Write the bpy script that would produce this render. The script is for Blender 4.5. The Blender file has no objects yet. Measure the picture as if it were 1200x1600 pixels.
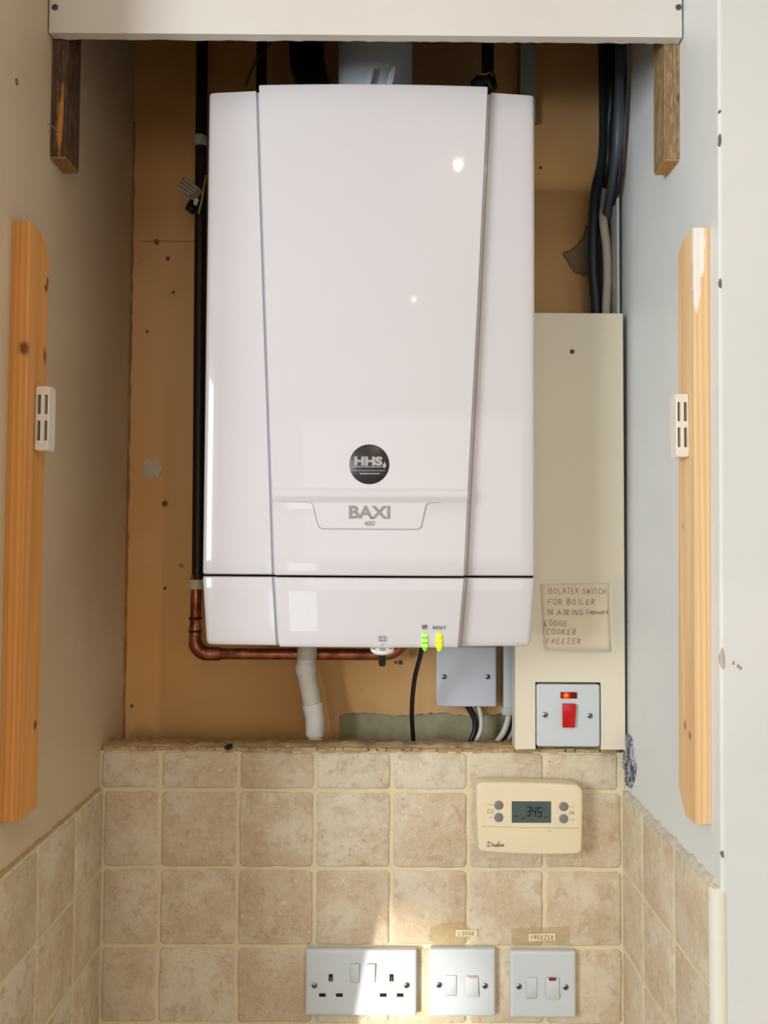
import bpy, bmesh, math, random
from mathutils import Vector, Matrix
random.seed(7)
C = bpy.context.scene.collection
SC = bpy.context.scene

# ------------------------------------------------------------------ camera
F = 1290.0
PITCH, YAW, ROLL = 0.0388, 0.0031, 0.0055
CAMZ = 1.5
fwd = Vector((0, math.cos(PITCH), math.sin(PITCH)))
up = Vector((0, -math.sin(PITCH), math.cos(PITCH)))
rt = Vector((1, 0, 0))
mr = Matrix.Rotation(-YAW, 3, 'Z')
fwd, up, rt = mr @ fwd, mr @ up, mr @ rt
mq = Matrix.Rotation(-ROLL, 3, fwd)          # content turns clockwise, camera turns the other way
up, rt = mq @ up, mq @ rt
cam_data = bpy.data.cameras.new('camera')
cam = bpy.data.objects.new('camera', cam_data); C.objects.link(cam)
M = Matrix((rt, up, -fwd)).transposed().to_4x4()
M.translation = Vector((0, 0, CAMZ))
cam.matrix_world = M
cam_data.sensor_fit = 'HORIZONTAL'; cam_data.sensor_width = 36.0
cam_data.lens = F / 1200 * 36
cam_data.clip_start = 0.02
SC.camera = cam

def P(px, py, Y):
    """point on the plane at depth Y that the photograph shows at this pixel"""
    d = fwd + rt * ((px - 600) / F) - up * ((py - 800) / F)
    t = Y / d.y
    return Vector((d.x * t, Y, CAMZ + d.z * t))

# ------------------------------------------------------------------ world, exposure, lights
w = bpy.data.worlds.new('world'); SC.world = w; w.use_nodes = True
w.node_tree.nodes['Background'].inputs[0].default_value = (0.8, 0.88, 1.0, 1)
w.node_tree.nodes['Background'].inputs[1].default_value = 0.3
SC.view_settings.view_transform = 'Standard'
SC.view_settings.look = 'None'
SC.view_settings.gamma = 1.0
SC.view_settings.use_curve_mapping = False
SC.view_settings.exposure = 0.04
SC.cycles.max_bounces = 8
SC.cycles.diffuse_bounces = 3
SC.cycles.caustics_reflective = False
SC.cycles.caustics_refractive = False

def aim(o, target):
    o.rotation_euler = (Vector(target) - Vector(o.location)).to_track_quat('-Z', 'Y').to_euler()
def area(name, loc, target, sx, sy, power, col):
    l = bpy.data.lights.new(name, 'AREA'); l.shape = 'RECTANGLE'; l.size = sx; l.size_y = sy
    l.energy = power; l.color = col
    o = bpy.data.objects.new(name, l); C.objects.link(o); o.location = loc; aim(o, target); return o
# daylight from the kitchen window in the left wall
area('window_daylight', (-1.84, -0.75, 1.70), (0.6, 0.9, 1.3), 1.3, 0.9, 74, (0.88, 0.945, 1.0))
# broad soft fill added behind the camera, standing in for rear daylight
area('rear_fill', (0.35, -3.1, 1.70), (0.0, 1.0, 1.3), 2.4, 1.1, 13, (1.0, 0.97, 0.97))
area('door_glint', (-0.87, -3.0, 0.76), (0.0, 1.0, 1.1), 0.34, 0.42, 2.6, (0.75, 0.87, 1.0))
# low sun thrown back off the worktop window: one small hard source
sl = bpy.data.lights.new('sun_glint', 'SPOT'); sl.energy = 260; sl.color = (1.0, 0.97, 0.86)
sl.spot_size = math.radians(6.8); sl.spot_blend = 1.0; sl.shadow_soft_size = 0.012
so = bpy.data.objects.new('sun_glint', sl); C.objects.link(so); so.location = (-1.42, -0.529, 0.72)
aim(so, P(588, 1555, 1.075))

# ------------------------------------------------------------------ materials
def s2l(c):
    return tuple(((x / 255) / 12.92 if x / 255 <= 0.04045 else ((x / 255 + 0.055) / 1.055) ** 2.4) for x in c) + (1,)
class NT:
    def __init__(s, name):
        s.m = bpy.data.materials.new(name); s.m.use_nodes = True
        s.t = s.m.node_tree; s.n = s.t.nodes; s.b = s.n['Principled BSDF']
        s.tc = s.n.new('ShaderNodeTexCoord')
    def link(s, a, b): s.t.links.new(a, b)
    def coord(s, scale=(1, 1, 1), src='Object', rand=False):
        mp = s.n.new('ShaderNodeMapping'); mp.inputs['Scale'].default_value = scale
        s.link(s.tc.outputs[src], mp.inputs[0])
        if rand:
            oi = s.n.new('ShaderNodeObjectInfo'); ml = s.n.new('ShaderNodeVectorMath'); ml.operation = 'SCALE'
            cx = s.n.new('ShaderNodeCombineXYZ')
            s.link(oi.outputs['Random'], cx.inputs[0]); s.link(oi.outputs['Random'], cx.inputs[1]); s.link(oi.outputs['Random'], cx.inputs[2])
            s.link(cx.outputs[0], ml.inputs[0]); ml.inputs['Scale'].default_value = 37.0
            s.link(ml.outputs[0], mp.inputs['Location'])
        return mp.outputs[0]
    def noise(s, vec, scale, detail=4, rough=0.55, dist=0.0):
        n = s.n.new('ShaderNodeTexNoise'); n.inputs['Scale'].default_value = scale
        n.inputs['Detail'].default_value = detail; n.inputs['Roughness'].default_value = rough
        n.inputs['Distortion'].default_value = dist
        s.link(vec, n.inputs['Vector']); return n.outputs['Fac']
    def ramp(s, fac, lo, hi, a=0.0, b=1.0):
        r = s.n.new('ShaderNodeMapRange'); r.interpolation_type = 'SMOOTHSTEP'
        r.inputs[1].default_value = lo; r.inputs[2].default_value = hi
        r.inputs[3].default_value = a; r.inputs[4].default_value = b
        s.link(fac, r.inputs[0]); return r.outputs[0]
    def mix(s, fac, a, b, mode='MIX'):
        m = s.n.new('ShaderNodeMix'); m.data_type = 'RGBA'; m.blend_type = mode
        for sock, val in ((m.inputs[0], fac), (m.inputs[6], a), (m.inputs[7], b)):
            if isinstance(val, (tuple, list, float, int)): sock.default_value = val
            else: s.link(val, sock)
        return m.outputs[2]
    def math(s, op, a, b=0.0):
        m = s.n.new('ShaderNodeMath'); m.operation = op
        for i, v in enumerate((a, b)):
            if isinstance(v, (float, int)): m.inputs[i].default_value = v
            else: s.link(v, m.inputs[i])
        return m.outputs[0]
    def bump(s, h, strength, dist=0.002):
        b = s.n.new('ShaderNodeBump'); b.inputs['Strength'].default_value = strength
        b.inputs['Distance'].default_value = dist
        s.link(h, b.inputs['Height']); s.link(b.outputs[0], s.b.inputs['Normal'])
    def spot(s, col, c, r, color, soft=0.6, strength=1.0, squash=(1, 1, 1), wob=None):
        """one stain or hole of its own shape, at c in the object's own coordinates"""
        mp = s.n.new('ShaderNodeVectorMath'); mp.operation = 'SUBTRACT'
        s.link(s.tc.outputs['Object'], mp.inputs[0]); mp.inputs[1].default_value = c
        mu = s.n.new('ShaderNodeVectorMath'); mu.operation = 'MULTIPLY'
        s.link(mp.outputs[0], mu.inputs[0]); mu.inputs[1].default_value = squash
        ln = s.n.new('ShaderNodeVectorMath'); ln.operation = 'LENGTH'; s.link(mu.outputs[0], ln.inputs[0])
        d = ln.outputs['Value']
        if wob: d = s.math('ADD', d, s.math('MULTIPLY', s.math('SUBTRACT', wob, 0.5), r * 1.0))
        f = s.ramp(d, r * (1 - soft), r, strength, 0.0)
        return s.mix(f, col, color)
    def done(s, col, rough=0.5, metal=0.0, spec=0.5, coat=0.0):
        if isinstance(col, tuple): s.b.inputs['Base Color'].default_value = col
        else: s.link(col, s.b.inputs['Base Color'])
        if isinstance(rough, float): s.b.inputs['Roughness'].default_value = rough
        else: s.link(rough, s.b.inputs['Roughness'])
        s.b.inputs['Metallic'].default_value = metal
        s.b.inputs['Specular IOR Level'].default_value = spec
        s.b.inputs['Coat Weight'].default_value = coat
        s.b.inputs['Coat Roughness'].default_value = 0.03
        return s.m
def plain(name, rgb, rough=0.5, metal=0.0, spec=0.5, coat=0.0, var=0.06, scale=40, bump=0.0, emit=None, estr=0.0):
    t = NT(name); c = s2l(rgb)
    d = tuple(x * (1 - var * 2) for x in c[:3]) + (1,)
    v = t.coord()
    n = t.noise(v, scale)
    if bump: t.bump(n, bump, 0.001)
    m = t.done(t.mix(n, d, c), rough, metal, spec, coat)
    if emit:
        t.b.inputs['Emission Color'].default_value = s2l(emit); t.b.inputs['Emission Strength'].default_value = estr
    return m

# ------------------------------------------------------------------ mesh builder
LOC = {}
class MB:
    def __init__(s): s.v = []; s.f = []
    def add(s, vs, fs):
        o = len(s.v); s.v += [Vector(p) for p in vs]; s.f += [tuple(i + o for i in q) for q in fs]; return s
    def box(s, x0, x1, y0, y1, z0, z1):
        vs = [(x, y, z) for x in (x0, x1) for y in (y0, y1) for z in (z0, z1)]
        return s.add(vs, [(0, 1, 3, 2), (4, 6, 7, 5), (0, 4, 5, 1), (2, 3, 7, 6), (0, 2, 6, 4), (1, 5, 7, 3)])
    def rings(s, rings, cap0=True, cap1=True, closed=True):
        n = len(rings[0]); vs = [p for r in rings for p in r]; fs = []
        for k in range(len(rings) - 1):
            for i in range(n if closed else n - 1):
                j = (i + 1) % n
                fs.append((k * n + i, k * n + j, (k + 1) * n + j, (k + 1) * n + i))
        if cap0: fs.append(tuple(range(n - 1, -1, -1)))
        if cap1: fs.append(tuple((len(rings) - 1) * n + i for i in range(n)))
        return s.add(vs, fs)
    def prism(s, pts, yf, yb, bev=0.0, seg=3):
        """outline pts in (x, z), extruded from the wall (yb) towards the viewer (yf), front edge rounded by bev"""
        R = [[(x, yb, z) for x, z in pts]]
        if bev:
            for k in range(seg + 1):
                a = math.pi / 2 * k / seg
                q = inset(pts, bev * (1 - math.cos(a)))
                R.append([(x, yf + bev * (1 - math.sin(a)), z) for x, z in q])
        else: R.append([(x, yf, z) for x, z in pts])
        return s.rings(R)
    def tube(s, path, r, n=12, cap=True):
        path = [Vector(p) for p in path]; R = []; prev = None
        rr = r if isinstance(r, (list, tuple)) else [r] * len(path)
        for i, p in enumerate(path):
            a = path[max(i - 1, 0)]; b = path[min(i + 1, len(path) - 1)]
            t = (b - a).normalized()
            if prev is None:
                u = t.cross(Vector((0, 1, 0)))
                if u.length < 0.1: u = t.cross(Vector((0, 0, 1)))
            else: u = prev - t * prev.dot(t)
            u.normalize(); prev = u; w_ = t.cross(u)
            R.append([p + (u * math.cos(2 * math.pi * k / n) + w_ * math.sin(2 * math.pi * k / n)) * rr[i] for k in range(n)])
        return s.rings(R, cap, cap)
    def lathe(s, c, prof, axis='Y', n=20):
        """prof: (radius, offset along axis)"""
        c = Vector(c); R = []
        for r, h in prof:
            ring = []
            for k in range(n):
                a = 2 * math.pi * k / n; ca, sa = r * math.cos(a), r * math.sin(a)
                ring.append(c + (Vector((ca, h, sa)) if axis == 'Y' else Vector((ca, sa, h)) if axis == 'Z' else Vector((h, ca, sa))))
            R.append(ring)
        return s.rings(R)
    def ribbon(s, pts, wd, y):
        """a flat pen stroke through (x, z) points"""
        for (x0, z0), (x1, z1) in zip(pts[:-1], pts[1:]):
            d = Vector((x1 - x0, z1 - z0)); L = d.length
            if L < 1e-7: continue
            d /= L; nx, nz = -d.y * wd / 2, d.x * wd / 2; ex, ez = d.x * wd * .35, d.y * wd * .35
            s.add([(x0 - ex + nx, y, z0 - ez + nz), (x1 + ex + nx, y, z1 + ez + nz), (x1 + ex - nx, y, z1 + ez - nz), (x0 - ex - nx, y, z0 - ez - nz)], [(0, 1, 2, 3)])
        return s
    def build(s, name, mat, parent=None, origin=None, smooth=True, angle=38, recalc=True, kind=None):
        xs = [p.x for p in s.v]; ys = [p.y for p in s.v]; zs = [p.z for p in s.v]
        if origin is None:
            origin = Vector(((min(xs) + max(xs)) / 2, (min(ys) + max(ys)) / 2, min(zs) if parent is None else (min(zs) + max(zs)) / 2))
        origin = Vector(origin)
        me = bpy.data.meshes.new(name)
        me.from_pydata([tuple(p - origin) for p in s.v], [], s.f)
        if recalc:
            bm = bmesh.new(); bm.from_mesh(me); bmesh.ops.recalc_face_normals(bm, faces=bm.faces); bm.to_mesh(me); bm.free()
        if smooth: me.shade_smooth(); me.set_sharp_from_angle(angle=math.radians(angle))
        me.materials.append(mat)
        o = bpy.data.objects.new(name, me); C.objects.link(o)
        LOC[o] = origin
        if parent: o.parent = parent; o.location = origin - LOC[parent]
        else: o.location = origin
        if kind: o['kind'] = kind
        return o
def inset(pts, d):
    n = len(pts); out = []
    area2 = sum(pts[i][0] * pts[(i + 1) % n][1] - pts[(i + 1) % n][0] * pts[i][1] for i in range(n))
    sg = 1 if area2 > 0 else -1
    for i in range(n):
        a, b, c = Vector(pts[i - 1]), Vector(pts[i]), Vector(pts[(i + 1) % n])
        e1 = (b - a); e2 = (c - b)
        if e1.length < 1e-9 or e2.length < 1e-9: out.append(tuple(b)); continue
        e1.normalize(); e2.normalize()
        n1 = Vector((-e1.y, e1.x)) * sg; n2 = Vector((-e2.y, e2.x)) * sg
        m = n1 + n2
        if m.length < 1e-6: m = n1
        m.normalize(); k = max(0.4, m.dot(n1))
        out.append(tuple(b + m * d / k))
    return out
def rrect(x0, x1, z0, z1, r, n=5):
    pts = []
    for cx, cz, a0 in ((x1 - r, z1 - r, 0), (x0 + r, z1 - r, 90), (x0 + r, z0 + r, 180), (x1 - r, z0 + r, 270)):
        for k in range(n + 1):
            a = math.radians(a0 + 90 * k / n); pts.append((cx + r * math.cos(a), cz + r * math.sin(a)))
    return pts
def pxr(px0, px1, py0, py1, Y):
    """world x0, x1, z0, z1 of a pixel rectangle on plane Y"""
    cx, cy = (px0 + px1) / 2, (py0 + py1) / 2
    return P(px0, cy, Y).x, P(px1, cy, Y).x, P(cx, py1, Y).z, P(cx, py0, Y).z
def pp(pts, Y): return [(P(x, y, Y).x, P(x, y, Y).z) for x, y in pts]
def tag(o, label, cat, group=None):
    o['label'] = label; o['category'] = cat
    if group: o['group'] = group
    return o
def thing(name, loc, label, cat, group=None):
    o = bpy.data.objects.new(name, None); C.objects.link(o); o.location = loc; LOC[o] = Vector(loc)
    o.empty_display_size = 0.02
    return tag(o, label, cat, group)
def struct(o): o['kind'] = 'structure'; return o
def catmull(pts, n=8):
    pts = [Vector(p) for p in pts]; q = [pts[0] * 2 - pts[1]] + pts + [pts[-1] * 2 - pts[-2]]; out = []
    for i in range(1, len(q) - 2):
        for k in range(n):
            t = k / n
            out.append(0.5 * ((2 * q[i]) + (q[i + 1] - q[i - 1]) * t + (2 * q[i - 1] - 5 * q[i] + 4 * q[i + 1] - q[i + 2]) * t * t + (3 * q[i] - q[i - 1] - 3 * q[i + 1] + q[i + 2]) * t ** 3))
    out.append(pts[-1]); return out
def text(name, body, px, py, hpx, Y, mat, parent, bold=0.0, sx=1.0, align='CENTER', depth=0.0001, shear=0.0):
    """real letters, centred on a pixel, capital height hpx pixels, facing the viewer"""
    cu = bpy.data.curves.new(name, 'FONT'); cu.body = body; cu.align_x = align; cu.align_y = 'CENTER'
    cu.extrude = 0.0; cu.offset = bold; cu.size = 1.0; cu.shear = shear; cu.resolution_u = 3
    ob = bpy.data.objects.new(name, cu); C.objects.link(ob)
    dg = bpy.context.evaluated_depsgraph_get()
    me = bpy.data.meshes.new_from_object(ob.evaluated_get(dg)); bpy.data.objects.remove(ob)
    zs = [v.co.y for v in me.vertices]; h = max(zs) - min(zs)
    sc = hpx * Y / F / h; zc = (max(zs) + min(zs)) / 2
    c = P(px, py, Y)
    for v in me.vertices: v.co = Vector((v.co.x * sc * sx, 0, (v.co.y - zc) * sc))
    me.materials.clear(); me.materials.append(mat)
    o = bpy.data.objects.new(name, me); C.objects.link(o)
    LOC[o] = c; o.parent = parent; o.location = c - LOC[parent]; o.rotation_euler = (0, 0, 0)
    me.name = name
    return o

# pen-stroke alphabet for handwriting: polylines in a unit box
PEN = {
 'A': [[(0, 0), (.45, 1), (.9, 0)], [(.2, .4), (.75, .42)]],
 'B': [[(.05, 0), (.08, 1), (.6, .92), (.65, .68), (.1, .52), (.75, .4), (.7, .08), (.05, 0)]],
 'C': [[(.8, .85), (.5, 1), (.1, .7), (.05, .3), (.4, 0), (.85, .12)]],
 'D': [[(.05, 0), (.08, 1), (.6, .85), (.8, .45), (.55, .1), (.05, 0)]],
 'E': [[(.75, 1), (.1, .95), (.05, 0), (.75, .02)], [(.08, .5), (.6, .52)]],
 'F': [[(.8, 1), (.1, .96), (.05, 0)], [(.08, .5), (.6, .54)]],
 'G': [[(.8, .85), (.5, 1), (.1, .7), (.05, .3), (.4, 0), (.85, .15), (.85, .45), (.5, .45)]],
 'H': [[(.05, 0), (.08, 1)], [(.75, 0), (.78, 1)], [(.08, .5), (.75, .54)]],
 'I': [[(.3, 0), (.35, 1)]],
 'K': [[(.05, 0), (.08, 1)], [(.7, 1), (.1, .45), (.8, 0)]],
 'L': [[(.1, 1), (.05, .03), (.7, 0)]],
 'N': [[(.05, 0), (.1, 1), (.7, 0), (.78, 1)]],
 'O': [[(.4, 1), (.08, .75), (.05, .3), (.4, 0), (.8, .3), (.78, .75), (.4, 1)]],
 'R': [[(.05, 0), (.08, 1), (.65, .9), (.65, .6), (.1, .5), (.8, 0)]],
 'S': [[(.75, .88), (.4, 1), (.1, .78), (.6, .45), (.65, .12), (.3, 0), (.02, .12)]],
 'T': [[(0, .98), (.85, 1)], [(.42, 1), (.4, 0)]],
 'W': [[(0, 1), (.2, 0), (.45, .7), (.65, 0), (.95, 1)]],
 'Z': [[(.05, .95), (.75, 1), (.05, .02), (.8, 0)]],
 'u': [[(.05, .6), (.08, .1), (.5, .05), (.6, .6), (.65, 0)]],
 'p': [[(.1, -.35), (.12, .6), (.5, .6), (.55, .1), (.12, .08)]],
 'b': [[(.1, 1), (.1, .05), (.5, .05), (.55, .5), (.12, .5)]],
 'o': [[(.3, .58), (.05, .3), (.3, .02), (.55, .3), (.3, .58)]],
 'a': [[(.55, .55), (.1, .5), (.08, .08), (.5, .1), (.55, .55), (.62, 0)]],
 'r': [[(.08, 0), (.1, .58), (.1, .35), (.5, .58)]],
 'd': [[(.55, 1), (.55, 0), (.1, .08), (.1, .5), (.55, .5)]],
 'n': [[(.08, 0), (.1, .55), (.1, .4), (.45, .55), (.52, 0)]],
 'f': [[(.6, 1.0), (.3, .9), (.2, -.35)], [(.0, .55), (.55, .55)]],
 's': [[(.5, .5), (.15, .45), (.45, .2), (.05, .0)]],
 '$': [[(.1, 1), (.05, .03), (.7, 0)], [(.3, .9), (-.05, .7), (.3, .35), (0, .1)]],
}
def pen(mb, s, px0, px1, py, hpx, Y, wd, rnd, slope=0.0):
    """write s between two pixel columns on the plane Y"""
    wid = [0.55 if ch == ' ' else (0.62 if ch == 'I' else 0.8 if ch.islower() else 1.05) for ch in s]
    tot = sum(wid); u = (px1 - px0) / tot; x = px0
    for ch, w_ in zip(s, wid):
        if ch != ' ':
            jy = rnd.uniform(-.06, .06) * hpx; js = rnd.uniform(.9, 1.08); sh = rnd.uniform(-.05, .12)
            for line in PEN[ch]:
                q = []
                for (a, b) in line:
                    X = x + (a + sh * b) * u * .86
                    Yp = py + hpx / 2 - b * hpx * js + jy + slope * (X - px0)
                    p = P(X, Yp, Y); q.append((p.x, p.z))
                mb.ribbon(q, wd, Y)
        x += w_ * u
    return mb

# ------------------------------------------------------------------ main dimensions
YT = 1.075          # face of the tiles on the back
YB = 1.170          # plaster of the back wall
XL, XR = -0.3605, 0.3155
YFR, YFL = 0.775, 0.72
CEIL = 2.4
def tz(r): return CAMZ + r   # heights relative to the lens
ZL = P(600, 1170, YT).z      # top of the ledge
ROWZ = [ZL - 0.003] + [P(600, y, YT).z for y in (1236, 1358, 1480, 1602, 1724)]
COLX = [XL] + [P(x, 1350, YT).x for x in (248.5, 371, 491.5, 611.5, 731.5, 851)] + [XR]

# ------------------------------------------------------------------ materials for the setting
def ochre_mat(loc):
    t = NT('ochre_plaster'); v = t.coord()
    big = t.noise(v, 3.0, 3); fine = t.noise(v, 45, 6, 0.6); wob = t.noise(v, 70, 4)
    col = t.mix(t.ramp(big, .35, .65), s2l((232, 186, 128)), s2l((222, 168, 102)))
    col = t.mix(t.ramp(fine, .62, .78, 0, .25), col, s2l((190, 128, 72)))
    spots = [((245, 378), .004, (120, 70, 40), 1), ((262, 404), .003, (110, 65, 35), 1), ((230, 518), .002, (90, 50, 30), 1), ((271, 457), .0025, (110, 60, 30), 1),
             ((257, 787), .004, (120, 70, 30), 1), ((258, 919), .0025, (90, 60, 40), 1), ((283, 884), .003, (140, 90, 50), .8), ((206, 1103), .003, (90, 50, 30), 1),
             ((618, 1035), .0022, (110, 70, 40), 1), ((626, 1035), .003, (90, 55, 30), 1), ((565, 1080), .004, (190, 170, 130), .6), ((845, 262), .002, (60, 30, 20), 1),
             ((220, 745 - 340), .004, (196, 156, 104), .5), ((222, 1152), .016, (196, 160, 105), .7), ((645, 1020), .006, (160, 150, 90), .8)]
    for (px, py), r, c, st in spots:
        p = P(px, py, YB); c_ = p - loc
        col = t.spot(col, c_, r * 1.5, s2l(c), .7, st, (1, 0, 1), wob)
    # hairline crack in the paint at the height of the pipe tag
    p = P(262, 377, YB) - loc
    col = t.spot(col, p, .05, s2l((170, 110, 62)), .3, .6, (1, 0, 30), wob)
    t.bump(t.math('ADD', fine, t.math('MULTIPLY', big, 2.0)), .25, .0015)
    return t.done(col, .55, spec=.35)
def paint_mat(name, rgb, rgb2, rough=.5):
    t = NT(name); v = t.coord(); big = t.noise(v, 5, 4); st = t.noise(t.coord((14, 14, 1.6)), 2.2, 5)
    col = t.mix(t.ramp(big, .35, .68), s2l(rgb), s2l(rgb2))
    t.bump(t.math('ADD', t.noise(v, 60, 5), st), .16, .0012)
    return t.done(col, rough, spec=.35)
def tile_mat():
    t = NT('tumbled_cream_tile'); v = t.coord(rand=True)
    oi = t.n.new('ShaderNodeObjectInfo')
    big = t.noise(v, 16, 5, .6); mid = t.noise(v, 60, 6, .7, .4); pit = t.noise(v, 170, 5, .75)
    c = t.mix(t.ramp(big, .38, .62), s2l((225, 216, 192)), s2l((208, 190, 160)))
    c = t.mix(t.ramp(mid, .50, .66, 0, .55), c, s2l((180, 153, 116)))
    c = t.mix(t.ramp(pit, .54, .66, 0, .7), c, s2l((238, 228, 204)))
    c = t.mix(t.ramp(pit, .40, .30, 0, .8), c, s2l((140, 108, 76)))
    c = t.mix(t.math('MULTIPLY', oi.outputs['Random'], .35), c, s2l((205, 180, 150)))
    t.bump(t.math('ADD', pit, t.math('MULTIPLY', mid, 1.5)), .35, .002)
    return t.done(c, .40, spec=.45)
def grout_mat():
    t = NT('cream_grout'); v = t.coord(); n = t.noise(v, 120, 5)
    t.bump(n, .3, .001)
    return t.done(t.mix(n, s2l((218, 204, 168)), s2l((236, 224, 190))), .8)
M_tile = tile_mat(); M_grout = grout_mat()
M_left = paint_mat('cream_paint_warm_lit', (218, 198, 168), (212, 188, 156))  # cream paint, made more beige to hold the warm lamp light
M_right = paint_mat('cool_white_paint', (228, 229, 226), (220, 224, 222), .42)
M_fascia = paint_mat('fascia_white_gloss', (233, 227, 220), (228, 222, 214), .3)
M_room = plain('room_white_paint', (235, 228, 218), .8, var=.02, scale=4)
M_floor = plain('pale_floor', (190, 170, 145), .5, var=.1, scale=5)
M_ledge = NT('old_plaster_edge')
def ledge_mat():
    t = M_ledge; v = t.coord((1.0, 3, 3)); n = t.noise(v, 26, 6, .65, .6); n2 = t.noise(v, 110, 4)
    c = t.mix(t.ramp(n, .35, .65), s2l((206, 180, 136)), s2l((168, 138, 98)))
    c = t.mix(t.ramp(n2, .62, .75, 0, .6), c, s2l((116, 84, 56)))
    t.bump(n, .8, .003)
    return t.done(c, .85)
M_ledge = ledge_mat()
M_rough = plain('rough_grey_plaster', (194, 188, 152), .9, var=.2, scale=70, bump=.6)
M_bare = plain('bare_plaster', (172, 152, 116), .9, var=.22, scale=90, bump=.6)
M_filler = plain('white_filler', (226, 206, 178), .85, var=.12, scale=130, bump=.7)
M_mould = plain('dark_cavity', (40, 40, 42), .9, var=.3, scale=80, bump=.8)
M_black = plain('black_rubber', (16, 15, 17), .45, var=.1)
M_gapdark = plain('dark_gap', (22, 20, 20), .9)
M_chrome = plain('chrome_screw', (150, 150, 154), .2, metal=1.0, var=.02)
M_slot = plain('screw_slot', (30, 28, 28), .7)
M_print = plain('grey_print', (152, 150, 146), .5, var=.02)
M_ink = plain('dark_print', (45, 48, 60), .6, var=.02)

# ------------------------------------------------------------------ setting: room shell
def pbox(name, x0, x1, y0, y1, z0, z1, mat, **k):
    return struct(MB().box(x0, x1, y0, y1, z0, z1).build(name, mat, smooth=False, **k))
pbox('floor', -2.0, 2.0, -3.3, 1.3, -0.1, 0.0, M_floor)
pbox('ceiling', -2.0, 2.0, -3.3, 1.3, CEIL, CEIL + .1, M_room)
pbox('wall_rear', -2.0, 2.0, -3.4, -3.3, 0, CEIL, M_room)
pbox('wall_kitchen_left', -2.0, -1.9, -3.3, YFL, 0, CEIL, M_room)
pbox('wall_kitchen_right', 1.9, 2.0, -3.3, YFR, 0, CEIL, M_room)

LEAN = .0067
def lean(o):
    """the right-hand wall is a little out of plumb: move a piece with it"""
    zo = o.matrix_world.translation.z
    for v in o.data.vertices: v.co.x += LEAN * max(0.0, LOC[o].z + v.co.z - 1.1)
    return o
def grid_wall(name, x, y0, y1, z0, z1, xo, mat, chips, jag=None):
    """side wall slab whose alcove face is at x; the slab goes outwards to xo"""
    return struct(MB().box(min(x, xo), max(x, xo), y0, y1, z0, z1).build(name, mat, smooth=False))
wl = grid_wall('wall_left', XL, YFL, 1.30, 0, CEIL, -1.9, M_left, None)
wr = struct(MB().rings([[(XR, y, 0), (XR, y, 1.1), (XR + LEAN * 1.3, y, CEIL), (1.9, y, CEIL), (1.9, y, 0)] for y in (YFR, 1.30)]).build('wall_right', M_right, smooth=False))
bv = wr.modifiers.new('soft_edge', 'BEVEL'); bv.width = .003; bv.segments = 3

# back wall: plaster with a chase hacked out of it above the ledge
lo = Vector((0, YB, 1.6))
cx0, cx1 = P(531, 1140, YB).x, XR
ctop = []
for k in range(41):
    px = 531 + (800 - 531) * k / 40
    ctop.append((P(px, 1116 + random.uniform(-1.6, 1.6) + (3 if k == 0 else 0) - 2 * math.sin(k * .35), YB)))
def back_wall():
    m = MB(); zb = 0.9
    # above the chase, as strips
    for i in range(40):
        a, b = ctop[i], ctop[i + 1]
        m.add([(a.x, YB, a.z), (b.x, YB, b.z), (b.x, YB, CEIL), (a.x, YB, CEIL)], [(0, 1, 2, 3)])
        m.add([(a.x, YB, a.z), (b.x, YB, b.z), (b.x, YB + .012, b.z), (a.x, YB + .012, a.z)], [(0, 1, 2, 3)])
    m.add([(XL, YB, zb), (ctop[0].x, YB, zb), (ctop[0].x, YB, CEIL), (XL, YB, CEIL)], [(0, 1, 2, 3)])
    m.add([(ctop[0].x, YB, zb), (ctop[0].x, YB + .012, zb), (ctop[0].x, YB + .012, ctop[0].z), (ctop[0].x, YB, ctop[0].z)], [(0, 1, 2, 3)])
    m.add([(ctop[-1].x, YB, zb), (XR, YB, zb), (XR + .012, YB, CEIL), (ctop[-1].x, YB, CEIL)], [(0, 1, 2, 3)])
    m.box(XL, XR + .012, YB + .02, YB + .12, 0, CEIL)
    return struct(m.build('wall_back', ochre_mat(lo), origin=lo, smooth=False))
wb = back_wall()
ch = MB(); ch.box(ctop[0].x - .004, ctop[-1].x + .002, YB + .0121, YB + .0195, 0.95, max(p.z for p in ctop) + .004)
ch.build('chase_plaster', M_rough, wb)
def blob(mb, c, rx, rz, yf, yb, n=26, seed=1, amp=.22, extra=None):
    r = random.Random(seed); ph = [r.uniform(0, 6.28) for _ in range(6)]; pts = []
    for k in range(n):
        a = 2 * math.pi * k / n
        q = 1 + amp * (.5 * math.sin(2 * a + ph[0]) + .35 * math.sin(3 * a + ph[1]) + .3 * math.sin(5 * a + ph[2])) + r.uniform(-.07, .07)
        pts.append((c.x + rx * q * math.cos(a), c.z + rz * q * math.sin(a)))
    return mb.prism(pts, yf, yb, min(abs(yb - yf) * .9, rx * .2), 2)
blob(MB(), P(237, 732, YB), .0125, .0165, YB - .0015, YB + .001, seed=4).build('filler_patch', M_filler, wb)
blob(MB(), P(243, 737, YB), .006, .010, YB - .0022, YB + .001, seed=9, amp=.5).build('filler_patch', M_filler, wb)
# plaster broken away beside the cables
pts = pp([(879, 395), (890, 393), (902, 384), (912, 372), (917, 352), (924, 350), (924, 430), (912, 429), (897, 424), (890, 413), (884, 403)], YB)
MB().prism(pts, YB - .0006, YB + .001).build('bare_patch', M_bare, wb, smooth=False)
for e in ([(880, 395), (891, 392), (902, 383), (911, 371), (917, 351)], [(880, 397), (885, 405), (890, 414), (898, 425), (912, 430), (922, 431)]):
    MB().tube([P(a, b, YB - .0006) for a, b in e], .0012, 6).build('broken_edge', plain('broken_paint_edge', (170, 122, 70), .8, var=.2, scale=120), wb)
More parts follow.
